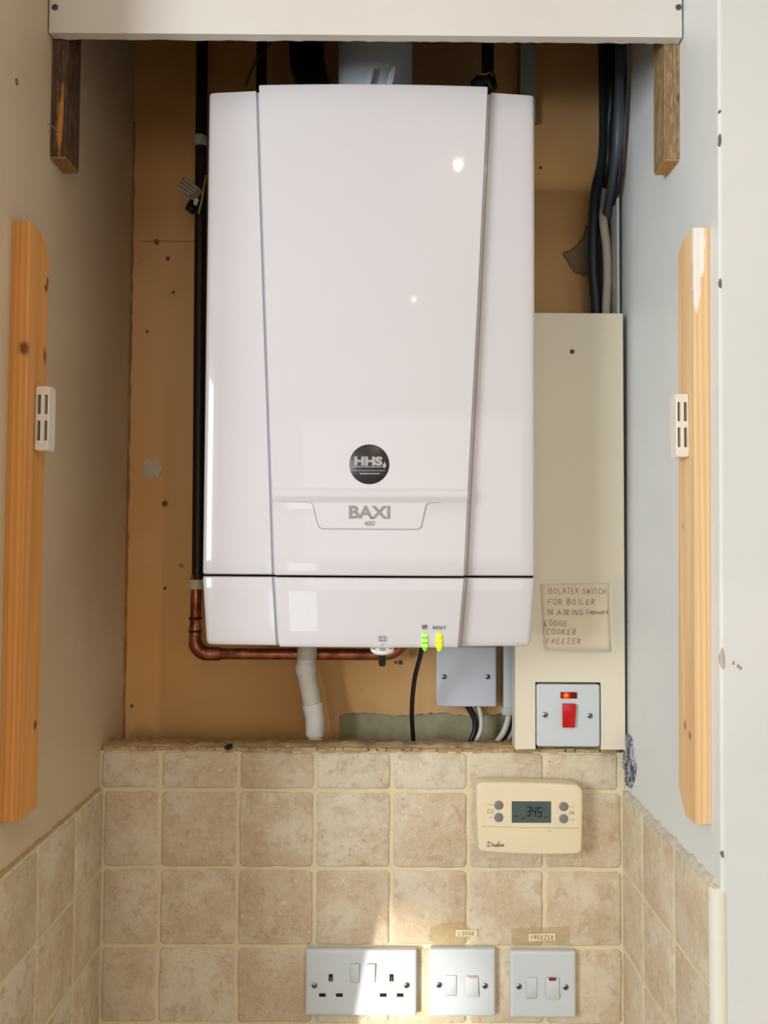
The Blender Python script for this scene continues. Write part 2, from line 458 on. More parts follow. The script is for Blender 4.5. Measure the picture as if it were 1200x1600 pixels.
# rough filled joint down the left corner
r = random.Random(3); path = []
for k in range(60):
    z = P(210, 190, YB).z + (P(195, 1160, YB).z - P(210, 190, YB).z) * k / 59
    path.append((XL + .0008 + r.uniform(0, .0012), YB - .0008, z))
MB().tube(path, [r.uniform(.0006, .0022) for _ in path], 6).build('corner_filler', plain('corner_filler', (188, 134, 78), .9, var=.25, scale=150), wb)

# false wall that carries the tiles
sp = struct(MB().box(XL, XR, YT + .0018, YT + .040, 0.75, ZL - .004).build('wall_splashback', M_grout, smooth=False))
m = MB(); rows = []
r = random.Random(5); n = 110
for yy, zz, am in ((YT + .004, ZL - .012, 0), (YT + .0035, ZL - .003, .0012), (YT + .006, ZL + .002, .0018), (YT + .016, ZL + .004, .0022), (YT + .026, ZL + .004, .002), (YT + .040, ZL + .002, .002), (YT + .040, ZL - .012, 0)):
    rows.append([(XL + (XR - XL - .006) * k / (n - 1), yy + r.uniform(-am, am), zz + r.uniform(-am, am)) for k in range(n)])
m.rings([[rw[k] for rw in rows] for k in range(n)])
lg = m.build('trim_1', M_ledge, angle=60); struct(lg)
blob(MB(), P(357, 1168, YT), .004, .003, YT - .004, YT + .01, seed=8, n=12).build('dark_chip', M_mould, lg)
# a thin broken skirt of adhesive over the tile tops
m = MB()
for k in range(60):
    x = XL + .004 + (XR - XL - .012) * k / 60; wdt = (XR - XL) / 60
    m.box(x, x + wdt * r.uniform(.7, 1.2), YT + .002 - r.uniform(0, .001), YT + .005, ZL - .004 - r.uniform(0, .0025), ZL + r.uniform(-.001, .0015))
m.build('adhesive_ridge', M_ledge, lg, kind='stuff')

# ------------------------------------------------------------------ tiles
def tile(parent, o, U, V, N, u0, u1, v0, v1, seed, thick=.0058, gap=.0022):
    """one tumbled tile in the plane (U, V) at o; N points out of the wall"""
    r = random.Random(seed); u0 += gap; u1 -= gap; v0 += gap; v1 -= gap
    if u1 - u0 < .004 or v1 - v0 < .004: return
    k = 5; rc = .0035; pts = []
    a = [r.uniform(-.0009, .0009) for _ in range(20)]
    for (x0, y0, x1, y1) in ((u0, v0, u1, v0), (u1, v0, u1, v1), (u1, v1, u0, v1), (u0, v1, u0, v0)):
        L = math.hypot(x1 - x0, y1 - y0); dx, dy = (x1 - x0) / L, (y1 - y0) / L
        c_ = min(rc, L * .3)
        for i in range(k):
            t = c_ + (L - 2 * c_) * i / (k - 1)
            w_ = (r.uniform(-.0012, .0010)) if 0 < i < k - 1 else 0
            pts.append((x0 + dx * t - dy * w_, y0 + dy * t + dx * w_))
    def ring(p, h): return [o + U * x + V * y + N * h for x, y in p]
    rings = [ring(pts, -thick), ring(pts, -.0022), ring(inset(pts, .0009), -.0007), ring(inset(pts, .0030), 0)]
    return MB().rings(rings, cap0=False).build('tile', M_tile, parent, angle=50, recalc=True)
X_, Y_, Z_ = Vector((1, 0, 0)), Vector((0, 1, 0)), Vector((0, 0, 1))
s = 0
for i in range(7):
    for j in range(5):
        s += 1; u1 = COLX[i + 1]
        if i == 6 and j == 0: u1 = COLX[i + 1] - .004
        if i == 0: uo = XL + (.0 if j == 0 else .005)
        else: uo = COLX[i]
        tile(sp, Vector((0, YT, 0)), X_, Z_, -Y_, uo, u1 - (.003 if i == 6 else 0), ROWZ[j + 1], ROWZ[j], s * 13)
SROW = [ROWZ[1], ROWZ[2], ROWZ[3], ROWZ[4], ROWZ[5], ROWZ[5] - .1015]
LCOL = [1.074, .979, .873, .774, YFL]
gl = MB().box(XL - .001, XL + .0047, YFL, YT + .003, .7, SROW[0] + .001).build('grout_bed', M_grout, wl, smooth=False)
for i in range(4):
    for j in range(4):
        s += 1
        tile(wl, Vector((XL + .0060, 0, 0)), Y_, Z_, X_, LCOL[i + 1], LCOL[i], SROW[j + 1], SROW[j], s * 17, gap=.0018)
RCOL = [1.074, .991, .886, .789]
MB().box(XR - .0034, XR + .001, YFR + .002, YT + .003, .7, SROW[0] + .001).build('grout_bed', M_grout, wr, smooth=False)
for i in range(3):
    for j in range(4):
        s += 1
        tile(wr, Vector((XR - .0045, 0, 0)), Y_, Z_, -X_, RCOL[i + 1], RCOL[i], SROW[j + 1], SROW[j], s * 19, gap=.0016)
# ragged adhesive above the side tiles
def ragged(parent, x, sg, y0, y1, z, seed, big, mat):
    r = random.Random(seed); rows = []
    for k in range(70):
        y = y0 + (y1 - y0) * k / 69
        t = r.uniform(.0015, .004) * big; h = (.003 + r.uniform(0, .004)) * big
        rows.append([(x - sg * .002, y, z - .003), (x + sg * (.0035 + t * .6), y, z - .001 + r.uniform(-.0006, .0006)), (x + sg * t, y, z + h * .5), (x + sg * .0004, y, z + h), (x - sg * .002, y, z + h)])
    return MB().rings(rows).build('adhesive_ridge', mat, parent, angle=70)
M_adh = plain('torn_adhesive', (232, 224, 200), .85, var=.22, scale=120, bump=.6)
ragged(wl, XL, 1, YFL + .01, YT - .002, SROW[0], 2, .75, plain('left_adhesive', (206, 176, 128), .85, var=.15, scale=90, bump=.5))
ragged(wr, XR, -1, YFR + .012, YT - .005, SROW[0], 6, 1.05, M_adh)
# white quarter-round bead on the outer corner of the right-hand tiles
zt = P(1112, 1388, .78).z
bead = MB().lathe((XR + .0015, .7835, 0), [(.0095, .70), (.0095, zt - .002), (.0075, zt)], 'Z', 20).build('trim_2', plain('white_pvc_bead', (232, 230, 214), .35, var=.03)); struct(bead)
# chipped dents in the painted right corner
for px, py, hh, sd in ((1122, 174, .0015, 1), (1123, 219, .0065, 2), (1122, 443, .0045, 3), (1119, 1030, .010, 4), (1127, 1335, .003, 5)):
    c = P(px - 2, py, YFR); c.x = XR + LEAN * max(0, c.z - 1.1) + (.0012 if sd != 4 else .002)
    blob(MB(), c, .0011 if sd != 4 else .0022, hh, YFR - .0006, YFR + .004, seed=sd + 30, n=14).build('paint_chip', plain('paint_chip', (120, 112, 106) if sd != 4 else (205, 190, 176), .9), wr)
for px, py in ((1146, 1036), (1153, 1041), (1157, 1044)):
    c = P(px, py, YFR); blob(MB(), c, .0014, .002, YFR - .0004, YFR + .001, seed=px, n=9).build('paint_chip', plain('small_chip', (180, 160, 150), .9), wr)
# hole knocked in the left paint
c = Vector((XL, P(26, 128, .795).y, P(26, 128, .795).z)); c.y = -XL / abs(P(26, 128, 1.0).x)
cz = P(26, 128, c.y).z
MB().lathe((XL, c.y, cz), [(.0035, -.001), (.0035, .0005), (.002, .0007)], 'X', 9).build('paint_chip', plain('left_chip', (140, 112, 92), .9), wl)
# dark cavity between the splashback end and the right wall, packed with grey filler
m = MB(); r = random.Random(12)
zc0, zc1 = P(985, 1232, 1.05).z, P(985, 1150, 1.05).z
rows = []
for k in range(40):
    z = zc0 + (zc1 - zc0) * k / 39; wv = math.sin(math.pi * (k + 1.5) / 42)
    rows.append([(XR + .001, 1.073, z), (XR - .0030 * wv - r.uniform(0, .0026), 1.068 + r.uniform(-.002, .002), z), (XR - .0014 - r.uniform(0, .0036) * wv, 1.058 - .008 * wv, z), (XR - .0006, 1.052 - .022 * wv, z), (XR + .001, 1.05 - .022 * wv, z)])
def packing_mat():
    t = NT('grey_packing'); v = t.coord((1, 1, .35)); n = t.noise(v, 160, 5, .7, .8)
    t.bump(n, 1.0, .003)
    return t.done(t.mix(t.ramp(n, .42, .6), s2l((52, 54, 58)), s2l((196, 200, 204))), .8)
m.rings(rows).build('corner_packing', packing_mat(), wr)

# ------------------------------------------------------------------ fascia board across the top
zf = P(600, 54.5, .865).z
m = MB(); r = random.Random(2); rows = []; n = 90
for k in range(n):
    x = XL + .0015 + (XR + .0045 - XL - .0015) * k / (n - 1); j = r.uniform(-.0006, .0006)
    rows.append([(x, .865, CEIL - .003), (x, .865, zf + .001), (x, .8656, zf), (x, .8770, zf + j), (x, .8772, CEIL - .003)])
fb = thing('fascia_board', (0, .87, zf), 'white painted board fixed across the top of the alcove', 'board')
m.rings(rows).build('board', M_fascia, fb)
def screw(c, rr, parent, mat=M_chrome, name='screw', ang=.8):
    o = MB().lathe(c, [(rr, .001), (rr, -.0003), (rr * .8, -.0010), (rr * .3, -.0013), (.00001, -.0013)], 'Y', 16).build(name, mat, parent)
    m = MB(); d = Vector((math.cos(ang), 0, math.sin(ang))) * rr * .8; e = Vector((-math.sin(ang), 0, math.cos(ang))) * rr * .17
    q = Vector(c) + Vector((0, -.0015, 0)); m.add([q - d - e, q + d - e, q + d + e, q - d + e], [(0, 1, 2, 3)])
    m.build('slot', M_slot, o, smooth=False); return o
M_oldscrew = plain('painted_screw', (120, 112, 100), .7, var=.3, scale=300)
screw(P(86, 11.5, .865), .0036, fb, M_oldscrew); screw(P(1060, 11.5, .865), .0034, fb, M_oldscrew)

pbox('alcove_bounce_blocker', XL, XR + .01, .8773, YB, 2.3, 2.34, plain('bounce_blocker_dark', (60, 50, 42), .9, var=.2))  # unseen dark lid added to keep bounce light off the alcove top
MB().box(XL + .002, XR + .003, .8773, .8785, zf + .014, 2.298).build('dark_backing', plain('bounce_cut_backing', (110, 88, 66), .9, var=.15), fb, smooth=False)  # hidden dark sheet added behind the board, also to cut bounce light
# unseen panel added beyond the frame to cut the slanted edge of the sun streak
dr = MB(); xo = [(-.502, .0), (-.3095, 1.075), (-.900, 1.181), (-1.093, .106)]
dr.rings([[(x, .7015, z) for x, z in xo], [(x, .7195, z) for x, z in xo]])
tag(dr.build('streak_blocker', M_fascia, smooth=False), 'added white panel out of view, shaping the edge of the sun streak', 'blocker')

# ------------------------------------------------------------------ timber battens
def wood(name, base, dark, knots=(), paint=(), scale=1.0, rough=.6, grey=None):
    t = NT(name); v = t.coord((26 * scale, 26 * scale, 1.1)); n0 = t.noise(v, 2.2, 3, .5, .5)
    wv = t.n.new('ShaderNodeTexWave'); wv.wave_type = 'BANDS'; wv.bands_direction = 'X'
    wv.inputs['Scale'].default_value = 1.5; wv.inputs['Distortion'].default_value = 7.0; wv.inputs['Detail'].default_value = 2.5; wv.inputs['Detail Scale'].default_value = .6
    vv = t.coord((36 * scale, 50 * scale, 1.3)); t.link(vv, wv.inputs['Vector'])
    fine = t.noise(t.coord((300, 300, 6)), 2.0, 4)
    c = t.mix(t.ramp(wv.outputs['Fac'], .25, .95, 0, .38), s2l(base), s2l(dark))
    c = t.mix(t.ramp(n0, .4, .75, 0, .45), c, s2l(dark))
    c = t.mix(t.ramp(fine, .5, .75, 0, .3), c, s2l(dark))
    wob = t.noise(t.coord((50, 50, 12)), 5.0, 4)
    if grey: c = t.mix(t.ramp(wob, .42, .56, 0, .9), c, s2l(grey))
    for cc, rr, col, sq in knots: c = t.spot(c, cc, rr, s2l(col), .75, .95, sq, wob)
    for cc, rr, col, sq in paint: c = t.spot(c, cc, rr, s2l(col), .15, 1.0, sq, wob)
    t.bump(t.math('ADD', wv.outputs['Fac'], fine), .18, .0006)
    return t.done(c, rough, spec=.3)
def batten(name, pts_yz, x0, x1, mat, origin=None, label=None, bev=.0009):
    """outline in (y, z) extruded from the wall side x0 to x1"""
    m = MB(); m.rings([[(x0, y, z) for y, z in pts_yz], [(x1, y, z) for y, z in pts_yz]])
    o = m.build(name, mat, origin=origin, angle=30)
    b = o.modifiers.new('arris', 'BEVEL'); b.width = bev; b.segments = 2; b.limit_method = 'ANGLE'
    tag(o, label, 'batten'); return o
# left long batten
y0, y1 = .793, .840
zb, zt_ = P(24, 1286, y0).z, P(42, 345, y0).z
org = Vector((XL, y0, zb)); xin = XL + .0172
def kn(px, py, Y, o, X=None):
    p = P(px, py, Y)
    if X is not None:        # a mark on the inner face: solve the depth from the known X
        Y = X / P(px, py, 1.0).x; p = P(px, py, Y)
    return p - o
kl = [(kn(72, 450, 0, org, xin), .004, (60, 32, 14), (1, 1, .6)), (kn(38, 545, y0, org), .007, (120, 62, 20), (1, 1, .7)), (kn(70, 556, 0, org, xin), .0065, (140, 80, 30), (1, 1, .5)),
      (kn(52, 590, y0, org), .005, (160, 92, 36), (1, 1, .4)), (kn(55, 1133, 0, org, xin), .005, (95, 50, 18), (1, 1, .7)), (kn(75, 440, 0, org, xin), .0045, (110, 60, 26), (1, 1, .8))]
MWL = wood('left_pine_warm_lit', (228, 164, 92), (198, 126, 54), kl)  # pine with the warm light of this side put into its orange
pts = [(y0, zb), (y1, zb + .0005), (y1, zt_ - .014), (y0 + .030, zt_ - .003), (y0 + .022, zt_), (y0, zt_)]
batten('wooden_batten', pts, XL - .0002, xin, MWL, org, 'long pine batten on the left side wall, coloured orange for the warm light')
# right long batten
y0, y1 = .797, .841
zb, zt_ = P(1096, 1289, y0).z, P(1093, 355, y0).z
org = Vector((XR, y0, zb)); xin = XR - .0155
kr = [(kn(1068, 461, 0, org, xin), .005, (80, 50, 24), (1, 1, .6)), (kn(1057, 540, 0, org, xin), .004, (150, 96, 44), (1, 1, .6)), (kn(1063, 822, 0, org, xin), .0045, (120, 76, 36), (1, 1, .8)),
      (kn(1076, 1149, 0, org, xin), .0045, (110, 60, 26), (1, 1, .8)), (kn(1068, 1133, 0, org, xin), .004, (130, 86, 40), (1, 1, .5))]
pr = [(kn(1090, 380, y0, org), .0075, (244, 238, 230), (1, 1, .16)), (kn(1088, 440, y0, org), .0045, (244, 236, 226), (1, 1, .14))]
MWR = wood('right_pine', (238, 204, 156), (214, 164, 106), kr, pr)
pts = [(y0, zb), (y1 - .018, zb), (y1, zb + .022), (y1, zt_ - .010), (y1 - .016, zt_ - .0015), (y0 + .018, zt_), (y0, zt_)]
batten('wooden_batten', pts, XR + .0002, xin, MWR, org, 'long pale pine batten with a white paint smear at its top')
lean(bpy.context.scene.objects['wooden_batten.001'])
# two short weathered battens behind the fascia
y0, y1 = .8778, .9165
z0 = P(90, 245, y0).z; org = Vector((XL, y0, z0)); xin = XL + .0172
MD1 = wood('weathered_wood_left', (112, 84, 58), (58, 40, 28), [(kn(93, 200, y0, org), .006, (214, 140, 56), (1.6, 1, .14)), (kn(97, 175, y0, org), .004, (205, 140, 70), (1.6, 1, .1))], grey=(70, 54, 42))
b1 = batten('wooden_batten', [(y0, z0), (y1, z0 + .001), (y1, 2.295), (y0, 2.295)], XL - .0002, xin, MD1, org, 'short dark weathered wooden batten under the left end of the fascia')
m = MB(); m.box(XL + .0004, xin - .0003, y0 + .0005, y1 - .0005, z0 - .0012, z0 + .0006)
m.build('sawn_end', plain('sawn_end_left', (196, 150, 84), .85, var=.3, scale=160, bump=.4), b1)
nl = MB().tube([P(76, 194, y0 - .012), P(92, 206, y0)], .0005, 6).build('nail', M_chrome, b1)
y0, y1 = .8778, .914
z0 = P(1058, 249, y0).z; org = Vector((XR, y0, z0)); xin = XR - .0165
MD2 = wood('weathered_wood_right', (176, 148, 108), (104, 80, 54), [(kn(1063, 153, y0, org), .005, (60, 46, 34), (1, 1, .6))], grey=(132, 108, 78), scale=1.6)
b2 = batten('wooden_batten', [(y0, z0), (y1, z0 + .001), (y1, 2.295), (y0, 2.295)], XR + .0002, xin, MD2, org, 'short grey-brown weathered wooden batten under the right end of the fascia')
lean(b2)
m = MB(); m.box(xin + .0003 + .0062, XR - .0004 + .0062, y0 + .0005, y1 - .0005, z0 - .0012, z0 + .0006)
m.build('sawn_end', plain('sawn_end_right', (214, 158, 96), .85, var=.2, scale=160, bump=.4), b2)

# ------------------------------------------------------------------ magnetic door catches
M_catch = plain('white_catch_plastic', (238, 230, 216), .35, var=.02)
M_steel = plain('catch_steel', (150, 145, 130), .35, metal=.8)
def catch(side, px0, px1, py0, py1, label):
    X0 = (XL + .0174) if side < 0 else (XR - .0157 + .0036)      # rests on the batten's inner face
    cy_ = (py0 + py1) / 2
    Yf = X0 / P(px0 if side < 0 else px1, cy_, 1.0).x
    za, zb = P(px0, py1, Yf).z, P(px0, py0, Yf).z
    X1 = P(px1 if side < 0 else px0, cy_, Yf).x
    xa, xb = min(X0, X1), max(X0, X1)
    root = thing('magnetic_catch', (X0, Yf + .008, za), label, 'catch')
    # body with four slot openings in its front face, built as a frame of bars
    m = MB(); H = zb - za; W = xb - xa
    fx = (.16, .40, .68, .90) if side < 0 else (.10, .32, .60, .84)
    xs = [xa] + [xa + W * f for f in fx] + [xb]
    zs = [za, za + H * .155, za + H * .465, za + H * .565, za + H * .865, zb]
    for i in range(5):
        for j in range(5):
            if i in (1, 3) and j in (1, 3): continue
            m.add([(xs[i], Yf, zs[j]), (xs[i + 1], Yf, zs[j]), (xs[i + 1], Yf, zs[j + 1]), (xs[i], Yf, zs[j + 1])], [(0, 1, 2, 3)])
    for i in (1, 3):
        for j in (1, 3):
            a, b, c_, d = xs[i], xs[i + 1], zs[j], zs[j + 1]
            m.add([(a, Yf, c_), (b, Yf, c_), (b, Yf, d), (a, Yf, d), (a, Yf + .006, c_), (b, Yf + .006, c_), (b, Yf + .006, d), (a, Yf + .006, d)], [(0, 1, 5, 4), (1, 2, 6, 5), (2, 3, 7, 6), (3, 0, 4, 7)])
    q = rrect(Yf, Yf + .0165, za, zb, .0045, 4)
    q = [(y, z) for y, z in q]
    m2 = [[(xa, y, z) for y, z in q], [(xb, y, z) for y, z in q]]
    n_ = len(q)
    # closed shell except for the straight front strip
    vs = m2[0] + m2[1]; fs = [tuple(range(n_)), tuple(range(2 * n_ - 1, n_ - 1, -1))]
    for i in range(n_):
        j = (i + 1) % n_
        fs.append((i, j, n_ + j, n_ + i))
    body = MB(); body.v = []; body.f = []
    body.add([(xa if v[0] == xa else xb, max(v[1], Yf + .0062), v[2]) for v in vs], fs)
    ob = body.build('housing', M_catch, root)
    # sloping rounded shoulders
    fr = MB()
    r_ = .0035
    pts = rrect(xa, xb, za, zb, .003, 4)
    ring0 = [(x, Yf + .0062, z) for x, z in pts]; ring1 = [(x, Yf + .0008, z) for x, z in pts]; ring2 = [(x, Yf, z) for x, z in inset(pts, .0008)]
    fr.rings([ring0, ring1, ring2], cap0=False, cap1=False)
    m.v = [Vector((min(max(v.x, xa + .0008), xb - .0008), v.y, min(max(v.z, za + .0008), zb - .0008))) for v in m.v]
    fr.add(m.v, m.f)
    fr.build('face', M_catch, root, recalc=False, smooth=False)
    for i in (1, 3):
        for j in (1, 3):
            a, b, c_, d = xs[i], xs[i + 1], zs[j], zs[j + 1]
            MB().box(a - .0001, b + .0001, Yf + .0055, Yf + .006, c_ - .0002, d + .0002).build('slot_back', M_gapdark, root, smooth=False)
            e = (b - a) * .5
            off = a if (side < 0) else b - e
            MB().box(off, off + e, Yf + .0012, Yf + .0055, c_ + .0006, d - .0006).build('magnet_plate', M_steel, root, smooth=False)
    # mounting ear against the wall behind
    return root
catch(-1, 54.5, 76, 603, 704, 'white plastic magnetic door catch on the left pine batten')
catch(1, 1057, 1077, 615, 714, 'white plastic magnetic door catch on the right pine batten')

# ------------------------------------------------------------------ boiler
M_boil = plain('boiler_gloss_white', (218, 215, 219), .30, spec=.35, var=.008, scale=3, coat=.5)
M_step = M_boil
YBK = 1.108
def lerp(a, b, t): return a + (b - a) * t
def interp(tab, z):
    if z >= tab[0][0]: return tab[0][1]
    for (z0, v0), (z1, v1) in zip(tab[:-1], tab[1:]):
        if z >= z1: return v0 + (v1 - v0) * (z - z0) / (z1 - z0)
    return tab[-1][1]
YW, YC = .918, .906
def tabpx(lst, Y): return [(P(x, y, Y).z, P(x, y, Y).x) for x, y in lst]
GL = tabpx([(399, 140), (410, 480), (420, 768), (424, 900), (430, 1012)], .91)
GR = tabpx([(768, 143), (752, 480), (737, 770), (731, 901), (722, 1012)], .91)
BX0 = P(322, 520, YW + .01).x; BX1 = P(835.5, 520, YW + .01).x
ZTOP = P(600, 146, YW + .006).z
ZS = P(577, 900.5, YW).z
ZBOT = P(577, 1010.5, YW).z
ZR0, ZR1 = P(577, 783, YC).z, P(577, 765, YC).z
def sect(z, edge=0.0, xin=0.0, low=0.0):
    gl_, gr_ = interp(GL, z), interp(GR, z)
    x0, x1 = BX0 + xin, BX1 - xin
    p = [(x0, YBK), (x0, YW + .0120 + edge), (x0 + .0006, YW + .0085 + edge), (x0 + .0022, YW + .0062 + edge), (x0 + .005, YW + .0050 + edge)]
    for k in range(1, 7):
        t = k / 6; p.append((lerp(x0 + .005, gl_ - .0015, t), lerp(YW + .0050, YW, t ** 1.0 * .999) + edge))
    p += [(gl_ - .0008, YW + edge), (gl_ + .0002, YW + .0032 + edge), (gl_ + .0040, YW + .0032 + edge)]
    sag = .0036
    cx, hw = (gl_ + gr_) / 2, (gr_ - gl_) / 2 - .0053
    def yc(x): return YC - sag * (1 - ((x - cx) / hw) ** 2) + edge - low
    p += [(gl_ + .0046, yc(cx - hw) + .0009), (gl_ + .0053, yc(cx - hw))]
    for k in range(1, 24):
        x = cx - hw + 2 * hw * k / 24; p.append((x, yc(x)))
    p += [(gr_ - .0053, yc(cx + hw)), (gr_ - .0046, yc(cx + hw) + .0009), (gr_ - .0040, YW + .0032 + edge), (gr_ - .0002, YW + .0032 + edge), (gr_ + .0008, YW + edge)]
    for k in range(0, 6):
        t = k / 6; p.append((lerp(gr_ + .0015, x1 - .005, t), lerp(YW, YW + .0050, t) + edge))
    p += [(x1 - .005, YW + .0050 + edge), (x1 - .0022, YW + .0062 + edge), (x1 - .0006, YW + .0085 + edge), (x1, YW + .0120 + edge), (x1, YBK)]
    return [(x, y, z) for x, y in p]
def yfront(x, z):
    gl_, gr_ = interp(GL, z), interp(GR, z); cx, hw = (gl_ + gr_) / 2, (gr_ - gl_) / 2 - .0053
    return YC - .0036 * (1 - ((x - cx) / hw) ** 2)
boiler = thing('gas_boiler', (P(577, 1010, 1.0).x, 1.03, ZBOT), 'glossy white wall-hung gas boiler in the middle of the alcove', 'boiler')
rows = []
zs = [(ZTOP, .0035, .0012, 0), (ZTOP - .0010, .0012, .0004, 0), (ZTOP - .003, 0, 0, 0)]
for k in range(1, 14): zs.append((lerp(ZTOP - .003, ZR1 + .004, k / 13), 0, 0, 0))
zs += [(ZR1 + .0015, 0, 0, .0), (ZR1, 0, 0, .0012), (ZR1 - .003, 0, 0, .0030), (lerp(ZR0, ZR1, .45), 0, 0, .0034), (ZR0 + .003, 0, 0, .0026), (ZR0, 0, 0, .0006), (ZR0 - .002, 0, 0, 0)]
for k in range(1, 5): zs.append((lerp(ZR0 - .002, ZS + .004, k / 4), 0, 0, 0))
zs += [(ZS + .0022, .0004, .0002, 0), (ZS + .0012, .002, .0008, 0)]
rows = [sect(*q) for q in zs]
MB().rings(rows).build('front_cover', M_boil, boiler, angle=32)
zs = [(ZS - .0012, .002, .0008, 0), (ZS - .0022, .0004, .0002, 0), (ZS - .004, 0, 0, 0)]
for k in range(1, 6): zs.append((lerp(ZS - .004, ZBOT + .006, k / 5), .0006 * k, .0009 * k, 0))
zs += [(ZBOT + .0025, .0036, .0052, 0), (ZBOT + .0008, .0050, .0064, 0), (ZBOT, .0075, .0085, 0)]
ctl = MB().rings([sect(*q) for q in zs]).build('control_panel', M_boil, boiler, angle=32)
MB().box(BX0 + .0015, BX1 - .0015, YW + .014, YBK - .002, ZS - .006, ZS + .006).build('seam', M_gapdark, boiler, smooth=False)
MB().box(BX0 + .008, BX1 - .008, YW + .03, YBK + .002, ZBOT + .012, ZTOP - .006).build('casing', M_boil, boiler, smooth=False)
MB().box(BX0 + .05, BX1 - .05, YBK + .002, YB, ZTOP - .09, ZTOP - .05).build('mounting_rail', M_steel, boiler, smooth=False)
m = MB()
for px in (468, 500, 560, 640, 700):
    pass
# badge flap: thin grey line of its edge, following the curved panel
def on_front(pts, off, wd, name, mat, parent):
    m = MB(); q = []
    for i in range(len(pts) - 1):
        for k in range(6):
            q.append((lerp(pts[i][0], pts[i + 1][0], k / 6), lerp(pts[i][1], pts[i + 1][1], k / 6)))
    q.append(pts[-1])
    W = []
    for x, y in q:
        p = P(x, y, YC); yy = yfront(p.x, p.z) - off; p = P(x, y, yy); W.append(p)
    return MB().tube(W, wd, 6).build(name, mat, parent)
flap = [(426, 783.5), (484, 784.5), (487, 786), (489, 789), (496, 818), (499, 824), (504, 826.5), (640, 827.5), (655, 827), (659, 823), (666, 791), (669, 787), (674, 785.5), (734, 783)]
on_front(flap, -.0001, .00045, 'flap_edge', plain('flap_line', (150, 140, 138), .6), boiler)
# slightly proud badge plate
fl = [(489.8, 785.5), (497.5, 818), (500.5, 823), (505, 825.3), (654, 825.8), (657.6, 822), (664.5, 790), (667.5, 786)]
def on_front_plate(pts, off):
    """fan plate that follows the convex panel"""
    m = MB(); n = 12
    lo_ = [p for p in pts]
    rowsP = []
    for k in range(n + 1):
        y = lerp(785.8, 825.4, k / n)
        xl = min(interp2(fl[:5], y), 577); xr = max(interp2(list(reversed(fl[4:])), y), 577)
        rr = []
        for j in range(13):
            x = lerp(xl, xr, j / 12); p = P(x, y, YC); p = P(x, y, yfront(p.x, p.z) - off); rr.append(p)
        rowsP.append(rr)
    vs = [p for rr in rowsP for p in rr]; fs = []
    for a in range(n):
        for b in range(12): fs.append((a * 13 + b, a * 13 + b + 1, (a + 1) * 13 + b + 1, (a + 1) * 13 + b))
    return m.add(vs, fs)
def interp2(pts, y):
    pts = sorted(pts, key=lambda q: q[1])
    if y <= pts[0][1]: return pts[0][0]
    for a, b in zip(pts[:-1], pts[1:]):
        if y <= b[1]: return a[0] + (b[0] - a[0]) * (y - a[1]) / max(1e-6, b[1] - a[1])
    return pts[-1][0]
badge = on_front_plate(fl, .0006).build('badge_plate', M_boil, boiler)
yb_ = YC - .0036 - .0009
text('lettering', 'BAXI', 577.5, 800.3, 20.5, yb_, M_print, badge, bold=.034, sx=1.13)
text('lettering', '400', 577.5, 817.8, 8, yb_, M_print, badge, bold=.02, sx=1.05)
# round sticker
c = P(577, 725.5, YC - .0037)
stk = MB().lathe(c, [(31.2 * YC / F, .0015), (31.2 * YC / F, -.0002), (30.8 * YC / F, -.0004)], 'Y', 48).build('round_sticker', plain('sticker_black', (38, 35, 37), .35, var=.03), boiler)
M_silver = plain('sticker_silver_print', (186, 182, 184), .5, var=.12, scale=300)
ys = c.y - .0006
text('lettering', 'HHS', 575, 720.3, 14.5, ys, M_silver, stk, bold=.058, sx=1.3)
mm = MB(); q = pxr(551.5, 597, 728.6, 729.9, ys); mm.add([(q[0], ys, q[2]), (q[1], ys, q[2]), (q[1], ys, q[3]), (q[0], ys, q[3])], [(0, 1, 2, 3)])
rr_ = random.Random(3); x = 552.0
while x < 601:
    w_ = rr_.uniform(.6, 1.6); q = pxr(x, x + w_, 734.8, 736.0, ys); mm.add([(q[0], ys, q[2]), (q[1], ys, q[2]), (q[1], ys, q[3]), (q[0], ys, q[3])], [(0, 1, 2, 3)]); x += w_ + .5
x = 562.0
while x < 593:
    w_ = rr_.uniform(.8, 1.5); q = pxr(x, x + w_, 739, 741.2, ys); mm.add([(q[0], ys, q[2]), (q[1], ys, q[2]), (q[1], ys, q[3]), (q[0], ys, q[3])], [(0, 1, 2, 3)]); x += w_ + .6
mm.build('small_print', M_silver, stk, smooth=False)
fl_ = pp([(600.5, 720.5), (601.5, 723.5), (603, 726), (603.3, 729), (601.8, 731), (599.2, 731), (597.8, 729), (598.2, 726), (600, 723.8)], ys)
MB().add([(a, ys, b) for a, b in fl_], [tuple(range(len(fl_)))]).build('flame_mark', M_silver, stk, smooth=False)
# control panel prints, lamps, dial
def ysurf(px, py):
    p = P(px, py, YC); return yfront(p.x, p.z) + .0018
text('lettering', 'RESET', 686.5, 980.8, 5, ysurf(686, 981) - .0005, M_ink, ctl, bold=.003, sx=1.12)
yi = ysurf(663, 980) - .0007; ic = MB()
for i in range(3):
    for j in range(3):
        q = pxr(659.4 + i * 1.9, 660.8 + i * 1.9, 976.6 + j * 2.2, 978.2 + j * 2.2, yi); ic.add([(q[0], yi, q[2]), (q[1], yi, q[2]), (q[1], yi, q[3]), (q[0], yi, q[3])], [(0, 1, 2, 3)])
for a, b, c_, d in ((665.2, 666.8, 976.2, 980.6), (665.2, 666.8, 981.4, 982.8)):
    q = pxr(a, b, c_, d, yi); ic.add([(q[0], yi, q[2]), (q[1], yi, q[2]), (q[1], yi, q[3]), (q[0], yi, q[3])], [(0, 1, 2, 3)])
ic.build('heat_icon', M_ink, ctl, smooth=False)
yi = ysurf(597, 998) - .0008; ic = MB()
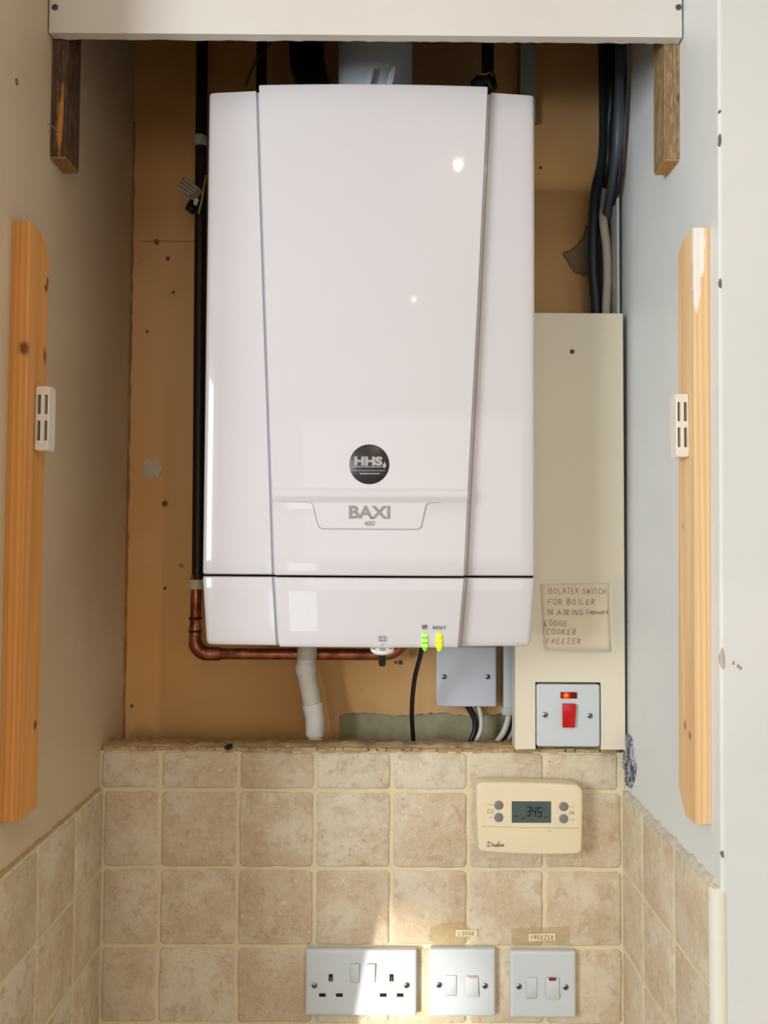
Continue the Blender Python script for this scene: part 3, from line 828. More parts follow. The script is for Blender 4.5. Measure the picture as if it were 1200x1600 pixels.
for a, b, c_, d in ((592, 603, 994.4, 995.2), (592, 603, 1001, 1001.8), (592, 592.8, 994.4, 1001.8), (602.2, 603, 994.4, 1002.6), (594.6, 595.2, 996.4, 1000), (597.3, 597.9, 996.4, 1000), (600, 600.6, 996.4, 1000), (590.8, 592, 995, 995.6), (596.9, 597.7, 1006, 1009)):
    q = pxr(a, b, c_, d, yi); ic.add([(q[0], yi, q[2]), (q[1], yi, q[2]), (q[1], yi, q[3]), (q[0], yi, q[3])], [(0, 1, 2, 3)])
ic.build('radiator_icon', M_ink, ctl, smooth=False)
def lampmat(name, a, b, e):
    t = NT(name); v = t.coord((1, 1, 1)); sep = t.n.new('ShaderNodeSeparateXYZ'); t.link(v, sep.inputs[0])
    wv = t.math('SINE', t.math('MULTIPLY', sep.outputs[2], 1100.0)); f = t.ramp(wv, -.8, .9)
    c = t.mix(f, s2l(a), s2l(b)); t.link(c, t.b.inputs['Emission Color']); t.b.inputs['Emission Strength'].default_value = e
    return t.done(c, .15)
def lens(px, py0, py1, wpx, name, mat):
    yc_ = ysurf(px, 995) ; a = P(px, py0, yc_); b = P(px, py1, yc_); r0 = wpx / 2 * YC / F
    n = 10; rings = []
    for k in range(n + 1):
        t = k / n; q = math.sqrt(max(0.0, 1 - (2 * t - 1) ** 6)); q = max(q, .15); p = a.lerp(b, t)
        rings.append([(p.x + r0 * q * math.cos(s_ * math.pi / 6), p.y + .0005 + .0028 * q * -abs(math.sin(s_ * math.pi / 6)) if s_ <= 6 else p.y + .002, p.z) for s_ in range(0, 12)])
    rings = [[(p[0], min(p[1], yc_ + .002), p[2]) for p in rg] for rg in rings]
    return MB().rings(rings).build(name, mat, boiler)
lens(663.5, 988, 1017, 8.6, 'indicator_lamp', lampmat('green_lamp', (60, 200, 50), (205, 255, 90), .75))
lens(686, 987.5, 1017.5, 9, 'reset_button', lampmat('yellow_lamp', (170, 205, 10), (248, 250, 30), .7))
# temperature dial hanging below the panel
cD = P(597.5, 1012.5, .908)
tl = math.radians(13)
prof = [(.0115, -.0040), (.0128, -.0025), (.0130, -.0010), (.0122, 0), (.006, .0002)]
R0 = Matrix.Rotation(tl, 4, 'X')
dial = MB().lathe((0, 0, 0), prof, 'Z', 32); dial.v = [R0 @ v + cD for v in dial.v]
dial = dial.build('temperature_dial', plain('dial_white', (236, 234, 232), .4, var=.01), boiler, origin=cD)
st = MB().lathe((0, 0, 0), [(.0034, -.020), (.0040, -.0180), (.0040, -.0060)], 'Z', 16); st.v = [R0 @ v + cD for v in st.v]
st.build('dial_stem', M_black, boiler)
tx = text('lettering', '70', 597.5, 1014, 11, .908, M_ink, dial, sx=.6)
tx.rotation_euler = (tl - math.pi / 2, 0, 0); tx.location = R0 @ Vector((0, -.006, .0006))
for sg_ in (-1, 1):
    tk = MB(); tk.box(-.0022, .0022, -.0006, .0006, .0002, .0005); tk.v = [R0 @ (v + Vector((sg_ * .0095, -.003, 0))) + cD for v in tk.v]
    tk.build('dial_mark', M_ink, dial, smooth=False)

# ------------------------------------------------------------------ pipes
def cop_mat():
    t = NT('tarnished_copper'); v = t.coord(); n = t.noise(v, 35, 6, .65, .5); n2 = t.noise(v, 130, 4)
    c = t.mix(t.ramp(n, .36, .68), s2l((176, 106, 80)), s2l((100, 56, 40)))
    c = t.mix(t.ramp(n2, .6, .75, 0, .5), c, s2l((84, 46, 30)))
    return t.done(c, t.ramp(n, .3, .7, .22, .45), metal=.85)
M_cu = cop_mat(); M_darkcu = plain('browned_pipe', (46, 32, 27), .4, metal=.3, var=.25, scale=30, spec=.4)
M_solder = plain('solder_ring', (40, 30, 28), .5, metal=.4)
YP = 1.128
p0, p1 = P(314.5, 20, YP), P(308, 1006, YP)
Xp = p1.x; zt_ = CEIL - .03; rad = .0078
pipe = thing('copper_pipe', (Xp, YP, p1.z), 'copper pipe with dark upper run and elbow, left of the boiler', 'pipe')
zc = P(308, 905, YP).z; ztop_ = 2.29
def xat(py): return P(lerp(315, 308.5, (py - 100) / 900), py, YP).x
MB().tube([(xat(60), YP, ztop_), (xat(500), YP, P(310, 500, YP).z), (xat(905), YP, zc)], .0082, 16).build('dark_pipe', M_darkcu, pipe)
Xq = P(305.5, 960, YP).x; zh = P(450, 1022, YP).z; ze = P(305, 985, YP).z
MB().tube([(Xq + .001, YP, zc + .006), (Xq, YP, ze - .002)], .0075, 16).build('short_pipe', M_cu, pipe)
rb = .019
arc = [(Xq, YP, zh + rb + .018), (Xq, YP, zh + rb)] + [(Xq + rb - rb * math.cos(a), YP, zh + rb - rb * math.sin(a)) for a in [math.pi / 2 * k / 8 for k in range(1, 9)]] + [(Xq + rb + .016, YP, zh)]
MB().tube(arc, [.0084] * 2 + [.0098] + [.0100] * 6 + [.0098, .009], 16).build('elbow', M_cu, pipe)
for c_, ax in (((Xq, YP, P(305, 966, YP).z), 'Z'), ((Xq, YP, P(305, 986, YP).z), 'Z'), ((P(333, 1022, YP).x, YP, zh), 'X')):
    MB().lathe(c_, [(.0078, -.002), (.0092, -.0012), (.0092, .0012), (.0078, .002)], ax, 16).build('solder_ring', M_solder, pipe)
xe = P(600, 1022, YP).x
end = [(xe + .03 * math.sin(a), YP, zh + .03 * (1 - math.cos(a))) for a in [math.pi / 2 * k / 8 * .75 for k in range(0, 9)]]
end.append((end[-1][0] + .016, YP, end[-1][2] + .030))
MB().tube([(Xq + rb + .01, YP, zh), (P(450, 1022, YP).x, YP, zh)] + end, .0077, 16).build('horizontal_pipe', M_cu, pipe)
MB().lathe((P(597, 1022, YP).x, YP, zh), [(.0079, -.003), (.0088, -.002), (.0088, .002), (.0079, .003)], 'X', 16).build('solder_ring', M_solder, pipe)
# pipe clips
def clip(px, py, h, wd, mat, label, plate=0):
    c_ = P(px, py, YP); root = thing('pipe_clip', (c_.x, YB, c_.z - h / 2), label, 'clip')
    MB().lathe((c_.x, YP, c_.z), [(.0086, -h / 2), (.0102, -h / 2 + .0006), (.0102, h / 2 - .0006), (.0086, h / 2)], 'Z', 20).build('collar', mat, root)
    MB().box(c_.x - wd, c_.x + wd * (1 if not plate else 1.0), YP + .006, YB, c_.z - h / 2, c_.z + h / 2).build('foot', mat, root, smooth=False)
    return root
clip(312.5, 222, .0150, .0085, plain('clip_grey', (176, 172, 160), .5), 'grey plastic pipe clip high on the dark pipe')
k2 = clip(306.5, 913, .0135, .013, plain('clip_cream', (222, 210, 178), .5, var=.08), 'cream plastic pipe clip above the copper elbow')
# drain-off valve stub and brass tag
vc = P(309, 316, YP)
valve = thing('isolation_valve', (vc.x, YP - .01, vc.z - .01), 'black lever valve on the dark pipe beside the boiler', 'valve')
MB().lathe((vc.x, YP, vc.z), [(.0088, -.012), (.0105, -.010), (.0105, .010), (.0088, .012)], 'Z', 16).build('body', M_black, valve)
MB().tube([P(308, 312, YP - .010), P(300, 318, YP - .016), P(296, 325, YP - .018), P(303, 330, YP - .018)], [.006, .0055, .006, .005], 12).build('lever', M_black, valve)
yt_ = YP - .026
tg = thing('pipe_tag', P(297, 300, yt_), 'printed foil tag tied by a yellow strap to the valve', 'tag')
t_ = [(287, 276), (311, 293), (316, 299), (306, 314), (300, 313), (277, 292)]
MB().prism(pp(t_, yt_), yt_ - .0004, yt_ + .0004).build('tag_plate', plain('tag_foil', (150, 138, 118), .35, metal=.5, var=.2, scale=200), tg)
m = MB(); r = random.Random(5); a0 = math.atan2(17, 24)
for ln in range(4):
    x, y = 287.5 - ln * 3.1 + 0.4, 279.5 + ln * 4.1
    L = 0
    while L < 24 - ln:
        w_ = r.uniform(1.5, 4); 
        p = [(x + math.cos(a0) * L, y + math.sin(a0) * L), (x + math.cos(a0) * (L + w_), y + math.sin(a0) * (L + w_))]
        m.ribbon(pp(p, yt_ - .0006), .0011, yt_ - .0006); L += w_ + 1
m.build('tag_print', plain('tag_white_print', (225, 215, 200), .6), tg, smooth=False)
MB().prism(pp([(305, 309), (311, 312), (307, 322), (302, 319)], yt_ - .001), yt_ - .0022, yt_ - .0006, .0004, 1).build('crimp', plain('crimp_white', (225, 222, 210), .4), tg)
MB().tube([P(322, 274, yt_ + .006), P(318, 295, yt_ - .001), P(315, 315, yt_ - .001), P(310, 334, yt_ + .003)], [.0012, .0014, .0016, .0014], 8).build('strap', plain('yellow_strap', (190, 160, 60), .5), tg)

# white condensate waste pipe
YW2 = 1.118
M_waste = plain('waste_pipe_white', (232, 228, 218), .4, var=.1, scale=25)
wp = thing('waste_pipe', P(492, 1158, YW2), 'white plastic condensate pipe dropping from the boiler to the ledge', 'pipe')
MB().tube([P(480.5, 1000, YW2), P(479.5, 1030, YW2)], .0133, 20).build('upper_pipe', plain('waste_pipe_grey', (205, 200, 186), .5, var=.15, scale=30), wp)
MB().tube(catmull([P(479, 1028, YW2), P(477.5, 1045, YW2), P(480, 1060, YW2), P(484, 1078, YW2), P(488.5, 1104, YW2), P(491, 1120, YW2)], 5), .0122, 20).build('bent_pipe', M_waste, wp)
MB().tube([P(478, 1036, YW2), P(478, 1042, YW2), P(478.5, 1048, YW2), P(480, 1054, YW2)], [.0128, .0142, .0142, .0128], 20).build('elbow_socket', M_waste, wp)
for py, px, rr in ((1068, 482, .0127), (1078, 484, .0127)):
    a, b = P(px, py - 1, YW2), P(px + .4, py + 1.5, YW2); MB().tube([a, b], rr, 20).build('pipe_ring', M_waste, wp)
MB().tube([P(487.6, 1099, YW2), P(488.4, 1103, YW2), P(490, 1112, YW2), P(492, 1121, YW2), P(492.4, 1148, YW2), P(492.4, 1150, YW2)], [.0140, .0137, .0128, .0128, .0128, .0115], 20).build('coupling', plain('coupling_white', (240, 238, 234), .25, var=.02), wp)
MB().tube([P(492.4, 1148, YW2), P(493, 1185, YW2)], .0102, 16).build('tail_pipe', plain('tail_cream', (226, 206, 160), .5, var=.08), wp)

# ------------------------------------------------------------------ flue and dark pipes over the boiler
yf_ = 1.035; cF = P(586.5, 100, yf_)
fl_r = 61.5 * (yf_ - .045) / F
flue = thing('flue_pipe', (cF.x, yf_, ZTOP), 'pale grey round flue rising from the boiler behind the fascia', 'flue')
M_flue = plain('flue_grey', (214, 220, 228), .35, var=.05, scale=12)
MB().lathe((cF.x, yf_, 0), [(fl_r, ZTOP - .002), (fl_r, 2.29)], 'Z', 48).build('duct', M_flue, flue)
MB().lathe((cF.x, yf_, 0), [(fl_r + .0005, ZTOP - .003), (fl_r + .004, ZTOP + .001), (fl_r + .004, ZTOP + .016), (fl_r + .0005, ZTOP + .020)], 'Z', 48).build('collar', M_flue, flue)
yl = yf_ - fl_r - .006
for px in (572, 606):
    a = pp([(px - 2, 134), (px + 1, 118), (px + 8, 106), (px + 13, 106), (px + 11, 118), (px + 7, 134)], yl)
    MB().prism(a, yl - .003, yl + .006, .001, 2).build('clamp_lug', M_flue, flue)
M_dkpipe = plain('black_iron', (30, 27, 28), .5, var=.2)
def dpipe(pts, r_, label, mat=M_dkpipe, cat='pipe', name='heating_pipe'):
    o = MB().tube(pts, r_, 14).build(name, mat); return tag(o, label, cat)
yk = 1.12
hp = dpipe([P(762, 190, yk), (P(762, 150, yk).x, yk, 2.29)], .0085, 'dark heating pipe rising behind the boiler between flue and grey trunking')
fb2 = hp
MB().tube([P(738, 134, yk - .03), P(752, 126, yk - .03), P(766, 126, yk - .03), P(770, 140, yk - .03)], [.006, .010, .010, .007], 12).build('union', M_black, fb2)
MB().tube([P(747, 115, yk - .042), P(757, 116, yk - .042), P(766, 113, yk - .042), P(770, 118, yk - .042)], .0016, 8).build('brass_pin', plain('dull_brass', (190, 176, 130), .3, metal=.8), fb2)
dpipe([P(408, 150, yk), (P(408, 150, yk).x, yk, 2.29)], .0072, 'dark thin pipe behind the top left edge of the boiler')
dpipe([P(489, 190, yk), P(489, 134, yk), P(480, 100, yk), P(478, 60, yk), (P(478, 60, yk).x, yk, 2.29)], .024, 'thick black lagged pipe left of the grey flue', M_black)
MB_w = MB().tube([P(383, 135, 1.10), P(399, 95, 1.10), P(423, 66, 1.10), P(440, 40, 1.1)], .0016, 8).build('thin_cable', plain('brown_cable', (86, 70, 46), .6)); tag(MB_w, 'thin brown cable slanting up behind the fascia, left of the flue', 'cable')
q = pxr(812, 837, 0, 190, YB - .012)
tr = MB().prism([(q[0], 2.29), (q[1], 2.29), (q[1], q[2]), (q[0], q[2])], YB - .014, YB, .002, 2).build('cable_trunking', plain('dull_trunking', (176, 184, 180), .5, var=.05)); tag(tr, 'grey vertical trunking on the back wall above the right boiler corner', 'trunking')

# ------------------------------------------------------------------ cables on the right
M_cab = plain('dark_blue_grey_cable', (38, 46, 56), .4, var=.1)
M_cab2 = plain('slate_cable', (72, 82, 92), .45, var=.1)
M_cab3 = plain('black_cable_sheath', (14, 16, 22), .45, var=.1)
M_wht = plain('cream_cable', (222, 214, 196), .45, var=.05)
M_gry = plain('grey_cable', (170, 168, 158), .45, var=.05)
def cable(pxs, Y, r_, mat, label, name='cable', top=True, drop=True):
    pts = []
    for a, b, *t in pxs:
        y = Y if len(t) == 0 else t[0]; kx = P(a, b, 1.0).x
        if kx * y > XR - r_ - .001: y = (XR - r_ - .001) / kx
        pts.append(P(a, b, y))
    if top: pts = [Vector((pts[0].x, pts[0].y, 2.29))] + pts
    if drop: pts.append(Vector((pts[-1].x, pts[-1].y, pts[-1].z - .10)))
    o = MB().tube(catmull(pts, 6), r_, 12).build(name, mat); return tag(o, label, 'cable')
cable([(943, 66), (944, 150), (943, 240), (931, 300), (927, 360), (927, 420), (932, 489)], 1.125, .0076, M_cab, 'thick dark cable, leftmost of the bundle beside the right wall')
cable([(957, 66), (956, 140), (952, 200), (950, 260), (939, 320), (937, 400), (936, 489)], 1.160, .0058, M_cab3, 'black cable just behind the leftmost thick cable of the bundle')
cable([(970, 66), (969, 140), (966, 220), (957, 290), (948, 340), (942, 400), (940, 489)], 1.150, .0072, M_cab2, 'slate blue cable running down the right wall corner')
cable([(975, 66, 1.07), (976, 130, 1.08), (971, 230, 1.10), (966, 290, 1.12), (960, 320, 1.15)], 1.10, .0028, M_cab3, 'thin black cable edging the bundle against the right wall', drop=False)
cable([(950, 66), (951, 130), (949, 190), (947, 215)], 1.118, .004, M_cab3, 'short black cable in front of the bundle, ending in a connector', drop=False)
cable([(941, 270, 1.142), (942, 320, 1.130), (943, 350), (948, 390), (949, 440), (947, 489)], 1.112, .0058, M_wht, 'cream cable emerging between the dark cables above the boxing', top=False)
q = P(965, 295, 1.10); zb_ = P(965, 489, 1.10).z - .05
st_ = MB().box(XR - .0035, XR - .0003, 1.085, 1.118, zb_, q.z).build('cable_cover_strip', plain('strip_white', (214, 216, 214), .4), smooth=False); tag(st_, 'narrow white strip standing in the right corner beside the cables', 'strip')

# cables under the boiler
cable([(662, 985, 1.01), (658, 1020, 1.02), (648, 1060, 1.06), (643.5, 1110, 1.09), (646, 1160, 1.13)], 1.0, .0030, M_black, 'black flex dropping in a bow from the boiler to the ledge', top=False, drop=False)
cable([(729, 1100), (741, 1122), (742, 1142), (734, 1164), (730, 1190)], 1.145, .0040, M_cab3, 'black cable leaving the bottom of the grey blank plate', top=False, drop=False)
cable([(737, 1100), (746, 1120), (747, 1142), (741, 1164), (737, 1190)], 1.150, .0036, M_gry, 'middle grey cable under the grey blank plate', top=False, drop=False)
cable([(747, 1100), (752, 1122), (751, 1142), (742, 1164), (737, 1190)], 1.142, .0032, M_wht, 'cream cable under the grey blank plate, rightmost of three', top=False, drop=False)
cable([(797, 1108), (793, 1128), (786, 1146), (774, 1164), (768, 1185)], 1.150, .0042, M_wht, 'cream cable curving left out of the white trunking', top=False, drop=False)
cable([(801, 1108), (799, 1130), (793, 1148), (783, 1164), (776, 1190)], 1.155, .0038, M_cab3, 'black cable curving left out of the white trunking', top=False, drop=False)
cable([(805, 1120), (803, 1140), (796, 1155), (788, 1168), (784, 1190)], 1.150, .0036, M_gry, 'grey cable tucked against the boxing below the trunking', top=False, drop=False)
yq = 1.138
q = pxr(787, 804, 960, 1117, yq)
tr = thing('mini_trunking', (q[0], yq, q[2]), 'white vertical mini trunking between blank plate and boxing', 'trunking')
MB().prism([(q[0], q[2]), (q[1], q[2]), (q[1], q[3]), (q[0], q[3])], yq, YB - .0002, .0015, 2).build('cover', plain('trunking_white', (222, 228, 226), .35, var=.02), tr)
MB().prism([(q[0] - .001, q[2] - .0004), (q[1] + .001, q[2] - .0004), (q[1] + .001, q[2] + .010), (q[0] - .001, q[2] + .010)], yq - .0012, YB - .0003, .0008, 2).build('end_lip', plain('trunking_lip', (214, 218, 208), .4), tr)

# ------------------------------------------------------------------ boxing panel at the right
YX = 1.062
bx0 = P(805, 1100, YX).x; bx1 = XR - .0030; bz1 = P(905, 489.5, YX).z; bz0 = ZL + .0035
M_box = plain('boxing_cream', (236, 227, 205), .38, var=.03, scale=6, spec=.4)
boxing = thing('pipe_boxing', (bx0, YX, bz0), 'tall cream boxing panel at the right of the boiler', 'panel')
sx0, sx1, sz0, sz1 = pxr(836.5, 939, 1066, 1168, YX)
sz0 = bz0
# front with a cut-out for the switch
m = MB(); yb2 = YX + .006
for (a, b, c_, d) in ((bx0, sx0, bz0, bz1), (sx1, bx1, bz0, bz1), (sx0, sx1, sz1, bz1)): m.box(a, b, YX, yb2, c_, d)
m.build('front_panel', M_box, boxing, smooth=False)
MB().box(bx0, bx0 + .006, yb2, YX + .024, bz0, bz1).build('side_panel', M_box, boxing, smooth=False)
screw(P(894, 549.5, YX), .0032, boxing, M_oldscrew, ang=.3)
# cooker switch
def plate(root, q, yf, yb, mat, rc=.004, bev=.004, name='face_plate'):
    Rg = [[(x, yb, z) for x, z in rrect(q[0], q[1], q[2], q[3], rc, 4)]]
    for k in range(5):
        a = math.pi / 2 * k / 4; d = bev * (1 - math.cos(a))
        Rg.append([(x, yf + bev * .6 * (1 - math.sin(a)), z) for x, z in rrect(q[0] + d, q[1] - d, q[2] + d, q[3] - d, max(rc - d, .0004), 4)])
    return MB().rings(Rg).build(name, mat, root, angle=60)
M_plate = plain('white_wiring_plate', (208, 216, 220), .28, var=.012, scale=5, spec=.5)
ysw = YX - .002
q = list(pxr(839, 937.5, 1069.5, 1167, ysw)); q[2] = max(q[2], bz0 + .0006)
sw = thing('cooker_switch', ((q[0] + q[1]) / 2, ysw, q[2]), 'white cooker switch with red rocker and glowing red neon', 'switch')
MB().box(sx0 + .0008, sx1 - .0008, YX + .008, YX + .05, sz0 + .001, sz1 - .0008).build('back_box', M_gapdark, sw, smooth=False)
plate(sw, q, ysw, YX + .009, M_plate, .003, .0025)
screw(P(852, 1117, ysw - .0006), .0034, sw, ang=.6); screw(P(922, 1118.5, ysw - .0006), .0034, sw, ang=.9)
M_red = plain('red_rocker', (196, 12, 10), .25, var=.03)
q = pxr(879, 900, 1099.5, 1136.5, ysw - .002)
MB().prism([(q[0], q[2]), (q[1] - .0018, q[2]), (q[1], q[3] - .002), (q[1] - .001, q[3]), (q[0], q[3])], ysw - .0045, ysw + .002, .0008, 2).build('rocker', M_red, sw)
def neon_mat():
    t = NT('lit_neon'); v = t.coord((1, 1, 1)); sep = t.n.new('ShaderNodeSeparateXYZ'); t.link(v, sep.inputs[0])
    ln = t.n.new('ShaderNodeVectorMath'); ln.operation = 'LENGTH'
    sb = t.n.new('ShaderNodeVectorMath'); sb.operation = 'SUBTRACT'; t.link(v, sb.inputs[0]); sb.inputs[1].default_value = (-.0035, 0, 0)
    mu = t.n.new('ShaderNodeVectorMath'); mu.operation = 'MULTIPLY'; t.link(sb.outputs[0], mu.inputs[0]); mu.inputs[1].default_value = (1, 0, 1); t.link(mu.outputs[0], ln.inputs[0])
    f = t.ramp(ln.outputs['Value'], .0008, .008, 1, 0)
    c = t.mix(f, s2l((90, 8, 6)), s2l((255, 60, 10))); c = t.mix(t.ramp(ln.outputs['Value'], 0, .003, .9, 0), c, s2l((255, 190, 40)))
    t.link(c, t.b.inputs['Emission Color']); t.link(t.math('MULTIPLY', f, 1.3), t.b.inputs['Emission Strength'])
    return t.done(s2l((110, 14, 10)), .15)
q = pxr(876, 901.5, 1081.5, 1091.5, ysw - .001)
MB().prism(rrect(q[0], q[1], q[2], q[3], .0006, 2), ysw - .0016, ysw + .002, .0005, 1).build('neon', neon_mat(), sw)
# handwritten note
yn = YX - .0016
note = thing('paper_note', P(899, 1015, yn), 'handwritten note listing switches, stuck on the cream boxing', 'note')
nx = 14; rows = []
for j in range(9):
    rr = []
    for i in range(nx + 1):
        u, v_ = i / nx, j / 8
        x = lerp(lerp(844.5, 951, u), lerp(851, 953.5, u), v_); y = lerp(lerp(913, 911, u), lerp(1014.5, 1018, u), v_)
        p = P(x, y, YX); lift = .0008 + .0022 * (v_ ** 3) + .0008 * math.sin(u * 5) * v_
        rr.append(Vector((p.x, YX - lift, p.z)))
    rows.append(rr)
vs = [p for rr in rows for p in rr]; fs = [(a * (nx + 1) + b, a * (nx + 1) + b + 1, (a + 1) * (nx + 1) + b + 1, (a + 1) * (nx + 1) + b) for a in range(8) for b in range(nx)]
pm = MB().add(vs, fs).build('paper', plain('yellowed_paper', (244, 230, 206), .7, var=.06, scale=30), note, recalc=False)
sol = pm.modifiers.new('thick', 'SOLIDIFY'); sol.thickness = .0003; sol.offset = 1
def lift_at(mb):
    for v in mb.v:
        u = 0
        t_ = (P(899, 912, YX).z - v.z) / (P(899, 912, YX).z - P(899, 1016, YX).z); t_ = min(max(t_, 0), 1)
        uu = (v.x - P(848, 960, YX).x) / (P(952, 960, YX).x - P(848, 960, YX).x); uu = min(max(uu, 0), 1)
        v.y = YX - (.0008 + .0022 * t_ ** 3 + .0008 * math.sin(uu * 5) * t_) - .0007
    return mb
hw = MB(); rn = random.Random(11)
for s_, a, b, y, h in (('ISOLATER SWITCH', 854, 948, 923.5, 8.5), ('FOR BOILER', 856, 932, 940, 9), ('IN AIRING', 853, 912, 956.5, 8.5), ('Cupboard', 915, 951, 955.5, 7), ('$ODGE', 850, 888, 973.5, 8.5), ('COOKER', 853, 902, 987, 8.5), ('FREEZER', 853, 909, 1001.5, 8)):
    pen(hw, s_, a, b, y, h, YX, .00062, rn)
lift_at(hw); hw.build('handwriting', plain('pencil_ink', (146, 130, 108), .7), note, smooth=False, recalc=False)

# grey blank plate under the boiler
yj = 1.128
jb = thing('junction_box', P(728, 1103, yj), 'grey-blue square blank plate box half hidden under the boiler', 'box')
q = pxr(682, 776, 1010, 1104.5, yj)
M_gplate = plain('grey_blue_plate', (208, 214, 226), .35, var=.02)  # the box's own grey-blue colour
plate(jb, q, yj, yj + .008, M_gplate, .002, .003)
MB().box(q[0] + .003, q[1] - .003, yj + .008, YB, q[2] + .006, q[3]).build('back_box', M_gplate, jb, smooth=False)
screw(P(694, 1057.5, yj - .0004), .0034, jb); screw(P(762, 1057.5, yj - .0004), .0034, jb)

# ------------------------------------------------------------------ heating programmer
yd = 1.047
M_cream = plain('programmer_cream', (238, 224, 190), .38, var=.02, scale=10)
prg = thing('heating_programmer', P(829, 1336, yd), 'cream heating programmer with grey display on the tiles', 'controller')
def arc_pts(a, b, bulge, n=10): return [(lerp(a[0], b[0], k / n), lerp(a[1], b[1], k / n) - bulge * (1 - (2 * k / n - 1) ** 2)) for k in range(n + 1)]
out = arc_pts((752, 1222.5), (901, 1226.5), 1.6) + [(906, 1228.5), (910.5, 1235), (911.5, 1240)] + [(911.5, 1280), (910.5, 1326)] + [(909, 1332), (904, 1335.2)] + arc_pts((900, 1335.5), (756, 1332), -2.8)[0:] + [(751, 1330.5), (747.5, 1326)] + [(746, 1280), (745, 1232)] + [(746.5, 1226)]
outw = pp(out, yd)
MB().prism(outw, yd, YT - .008, .004, 4).build('front_case', M_cream, prg, angle=55)
MB().prism(inset(outw, .0012), YT - .008, YT - .0003).build('back_plate', plain('programmer_back', (212, 198, 160), .45, var=.03), prg)
q = pxr(799.5, 861, 1252, 1285.5, yd)
ds = MB().prism(rrect(q[0], q[1], q[2], q[3], .0004, 1), yd - .0004, yd + .002).build('display', plain('lcd_slate', (84, 98, 98), .25, var=.05, scale=20), prg)
yq = yd - .0007; sg = MB()
def seg7(mb, d, px, py, w_, h):
    S = {'3': 'abgcd', '4': 'fgbc', '5': 'afgcd'}[d]; sl = 1.0
    L = {'a': ((0, 0), (1, 0)), 'b': ((1, 0), (1, .5)), 'c': ((1, .5), (1, 1)), 'd': ((0, 1), (1, 1)), 'e': ((0, .5), (0, 1)), 'f': ((0, 0), (0, .5)), 'g': ((0, .5), (1, .5))}
    for c_ in S:
        (a, b), (c2, d2) = L[c_]; k = .06
        mb.ribbon(pp([(px + a * w_ - b * sl + (c2 - a) * k, py + b * h + (d2 - b) * k), (px + c2 * w_ - d2 * sl, py + d2 * h)], yq), .0014, yq)
seg7(sg, '3', 824, 1261, 5, 14); seg7(sg, '4', 832.5, 1261.5, 5, 14); seg7(sg, '5', 841, 1262, 5, 14)
for a, b, c_, d in ((848, 852, 1265, 1265.9), (848.5, 856, 1276, 1277), (802, 810, 1275, 1276), (815, 820, 1278, 1279.5)):
    e = pxr(a, b, c_, d, yq); sg.add([(e[0], yq, e[2]), (e[1], yq, e[2]), (e[1], yq, e[3]), (e[0], yq, e[3])], [(0, 1, 2, 3)])
sg.build('digits', plain('lcd_black', (22, 28, 34), .5), ds, smooth=False)
M_btn = plain('grey_button', (132, 130, 124), .45, var=.05)
for px, py, fl2 in ((779, 1258, -1), (779, 1277, 1), (880.5, 1260, -1), (880.5, 1279, 1)):
    c_ = P(px, py, yd)
    MB().lathe(c_, [(.0056, .001), (.0056, -.0010), (.0048, -.0016), (.003, -.0018)], 'Y', 22).build('button', M_btn, prg)
    p2 = [(px - 2.6, py + fl2 * -1 * 6), (px + 2.6, py + fl2 * -1 * 6), (px + 1.6, py + fl2 * -1 * 8.2), (px - 1.6, py + fl2 * -1 * 8.2)] if False else None
for px, py in ((791.5, 1254), (869.5, 1254)):
    c_ = P(px, py, yd); MB().lathe(c_, [(.0018, .001), (.0018, -.0003), (.0010, -.0006)], 'Y', 12).build('indicator_lamp', plain('led_pink', (255, 190, 180), .4, emit=(255, 90, 80), estr=.7), prg)
ic = MB()
for pts in ([(762, 1257), (764, 1257)], [(766, 1257), (770, 1257.5)], [(762, 1265), (770, 1265), (770, 1270), (762, 1270), (762, 1265)], [(765, 1277), (769, 1277)],
            [(889, 1260.5), (891, 1260.5)], [(893, 1261), (897, 1261)], [(889, 1272), (892, 1268), (894, 1272), (896, 1268), (897, 1272)], [(891, 1281), (897, 1281)], [(857, 1298.5), (861, 1298.5)]):
    ic.ribbon(pp(pts, yd - .0003), .00055, yd - .0003)
ic.build('button_marks', plain('mark_grey', (130, 120, 104), .6), prg, smooth=False, kind='stuff')
ic = MB(); ic.ribbon(pp([(752, 1291), (829, 1293.5), (905, 1294)], yd - .0002), .0005, yd - .0002); ic.build('flap_line', plain('programmer_line', (176, 160, 128), .6), prg, smooth=False)
lg_ = MB(); Ym = yd - .0004
D = [[(760, 1317), (763, 1315.5), (766, 1316.5), (769.5, 1318.5), (768, 1321.5), (763, 1323), (760.5, 1322.5)], [(764, 1316), (762, 1322.8)],
     [(772.5, 1319.5), (770, 1320.5), (770.5, 1322), (772.5, 1321), (773, 1322)], [(774, 1322), (774.8, 1319.7), (776, 1320), (776, 1322)], [(781, 1315), (779, 1316), (777, 1323.5)], [(776.5, 1319), (780.5, 1318.8)],
     [(781.5, 1320), (780, 1321), (781.2, 1322), (782.5, 1320.5), (781.5, 1320)], [(785, 1319.5), (783.6, 1320.3), (784.6, 1321.5), (783, 1322.2)], [(787.5, 1319), (786, 1320), (787, 1321.3), (785.6, 1322)], [(772, 1322.6), (787, 1321.8)]]
for l in D: lg_.ribbon(pp(l, Ym), .00062, Ym)
lg_.build('script_lettering', plain('programmer_ink', (60, 52, 42), .6), prg, smooth=False)

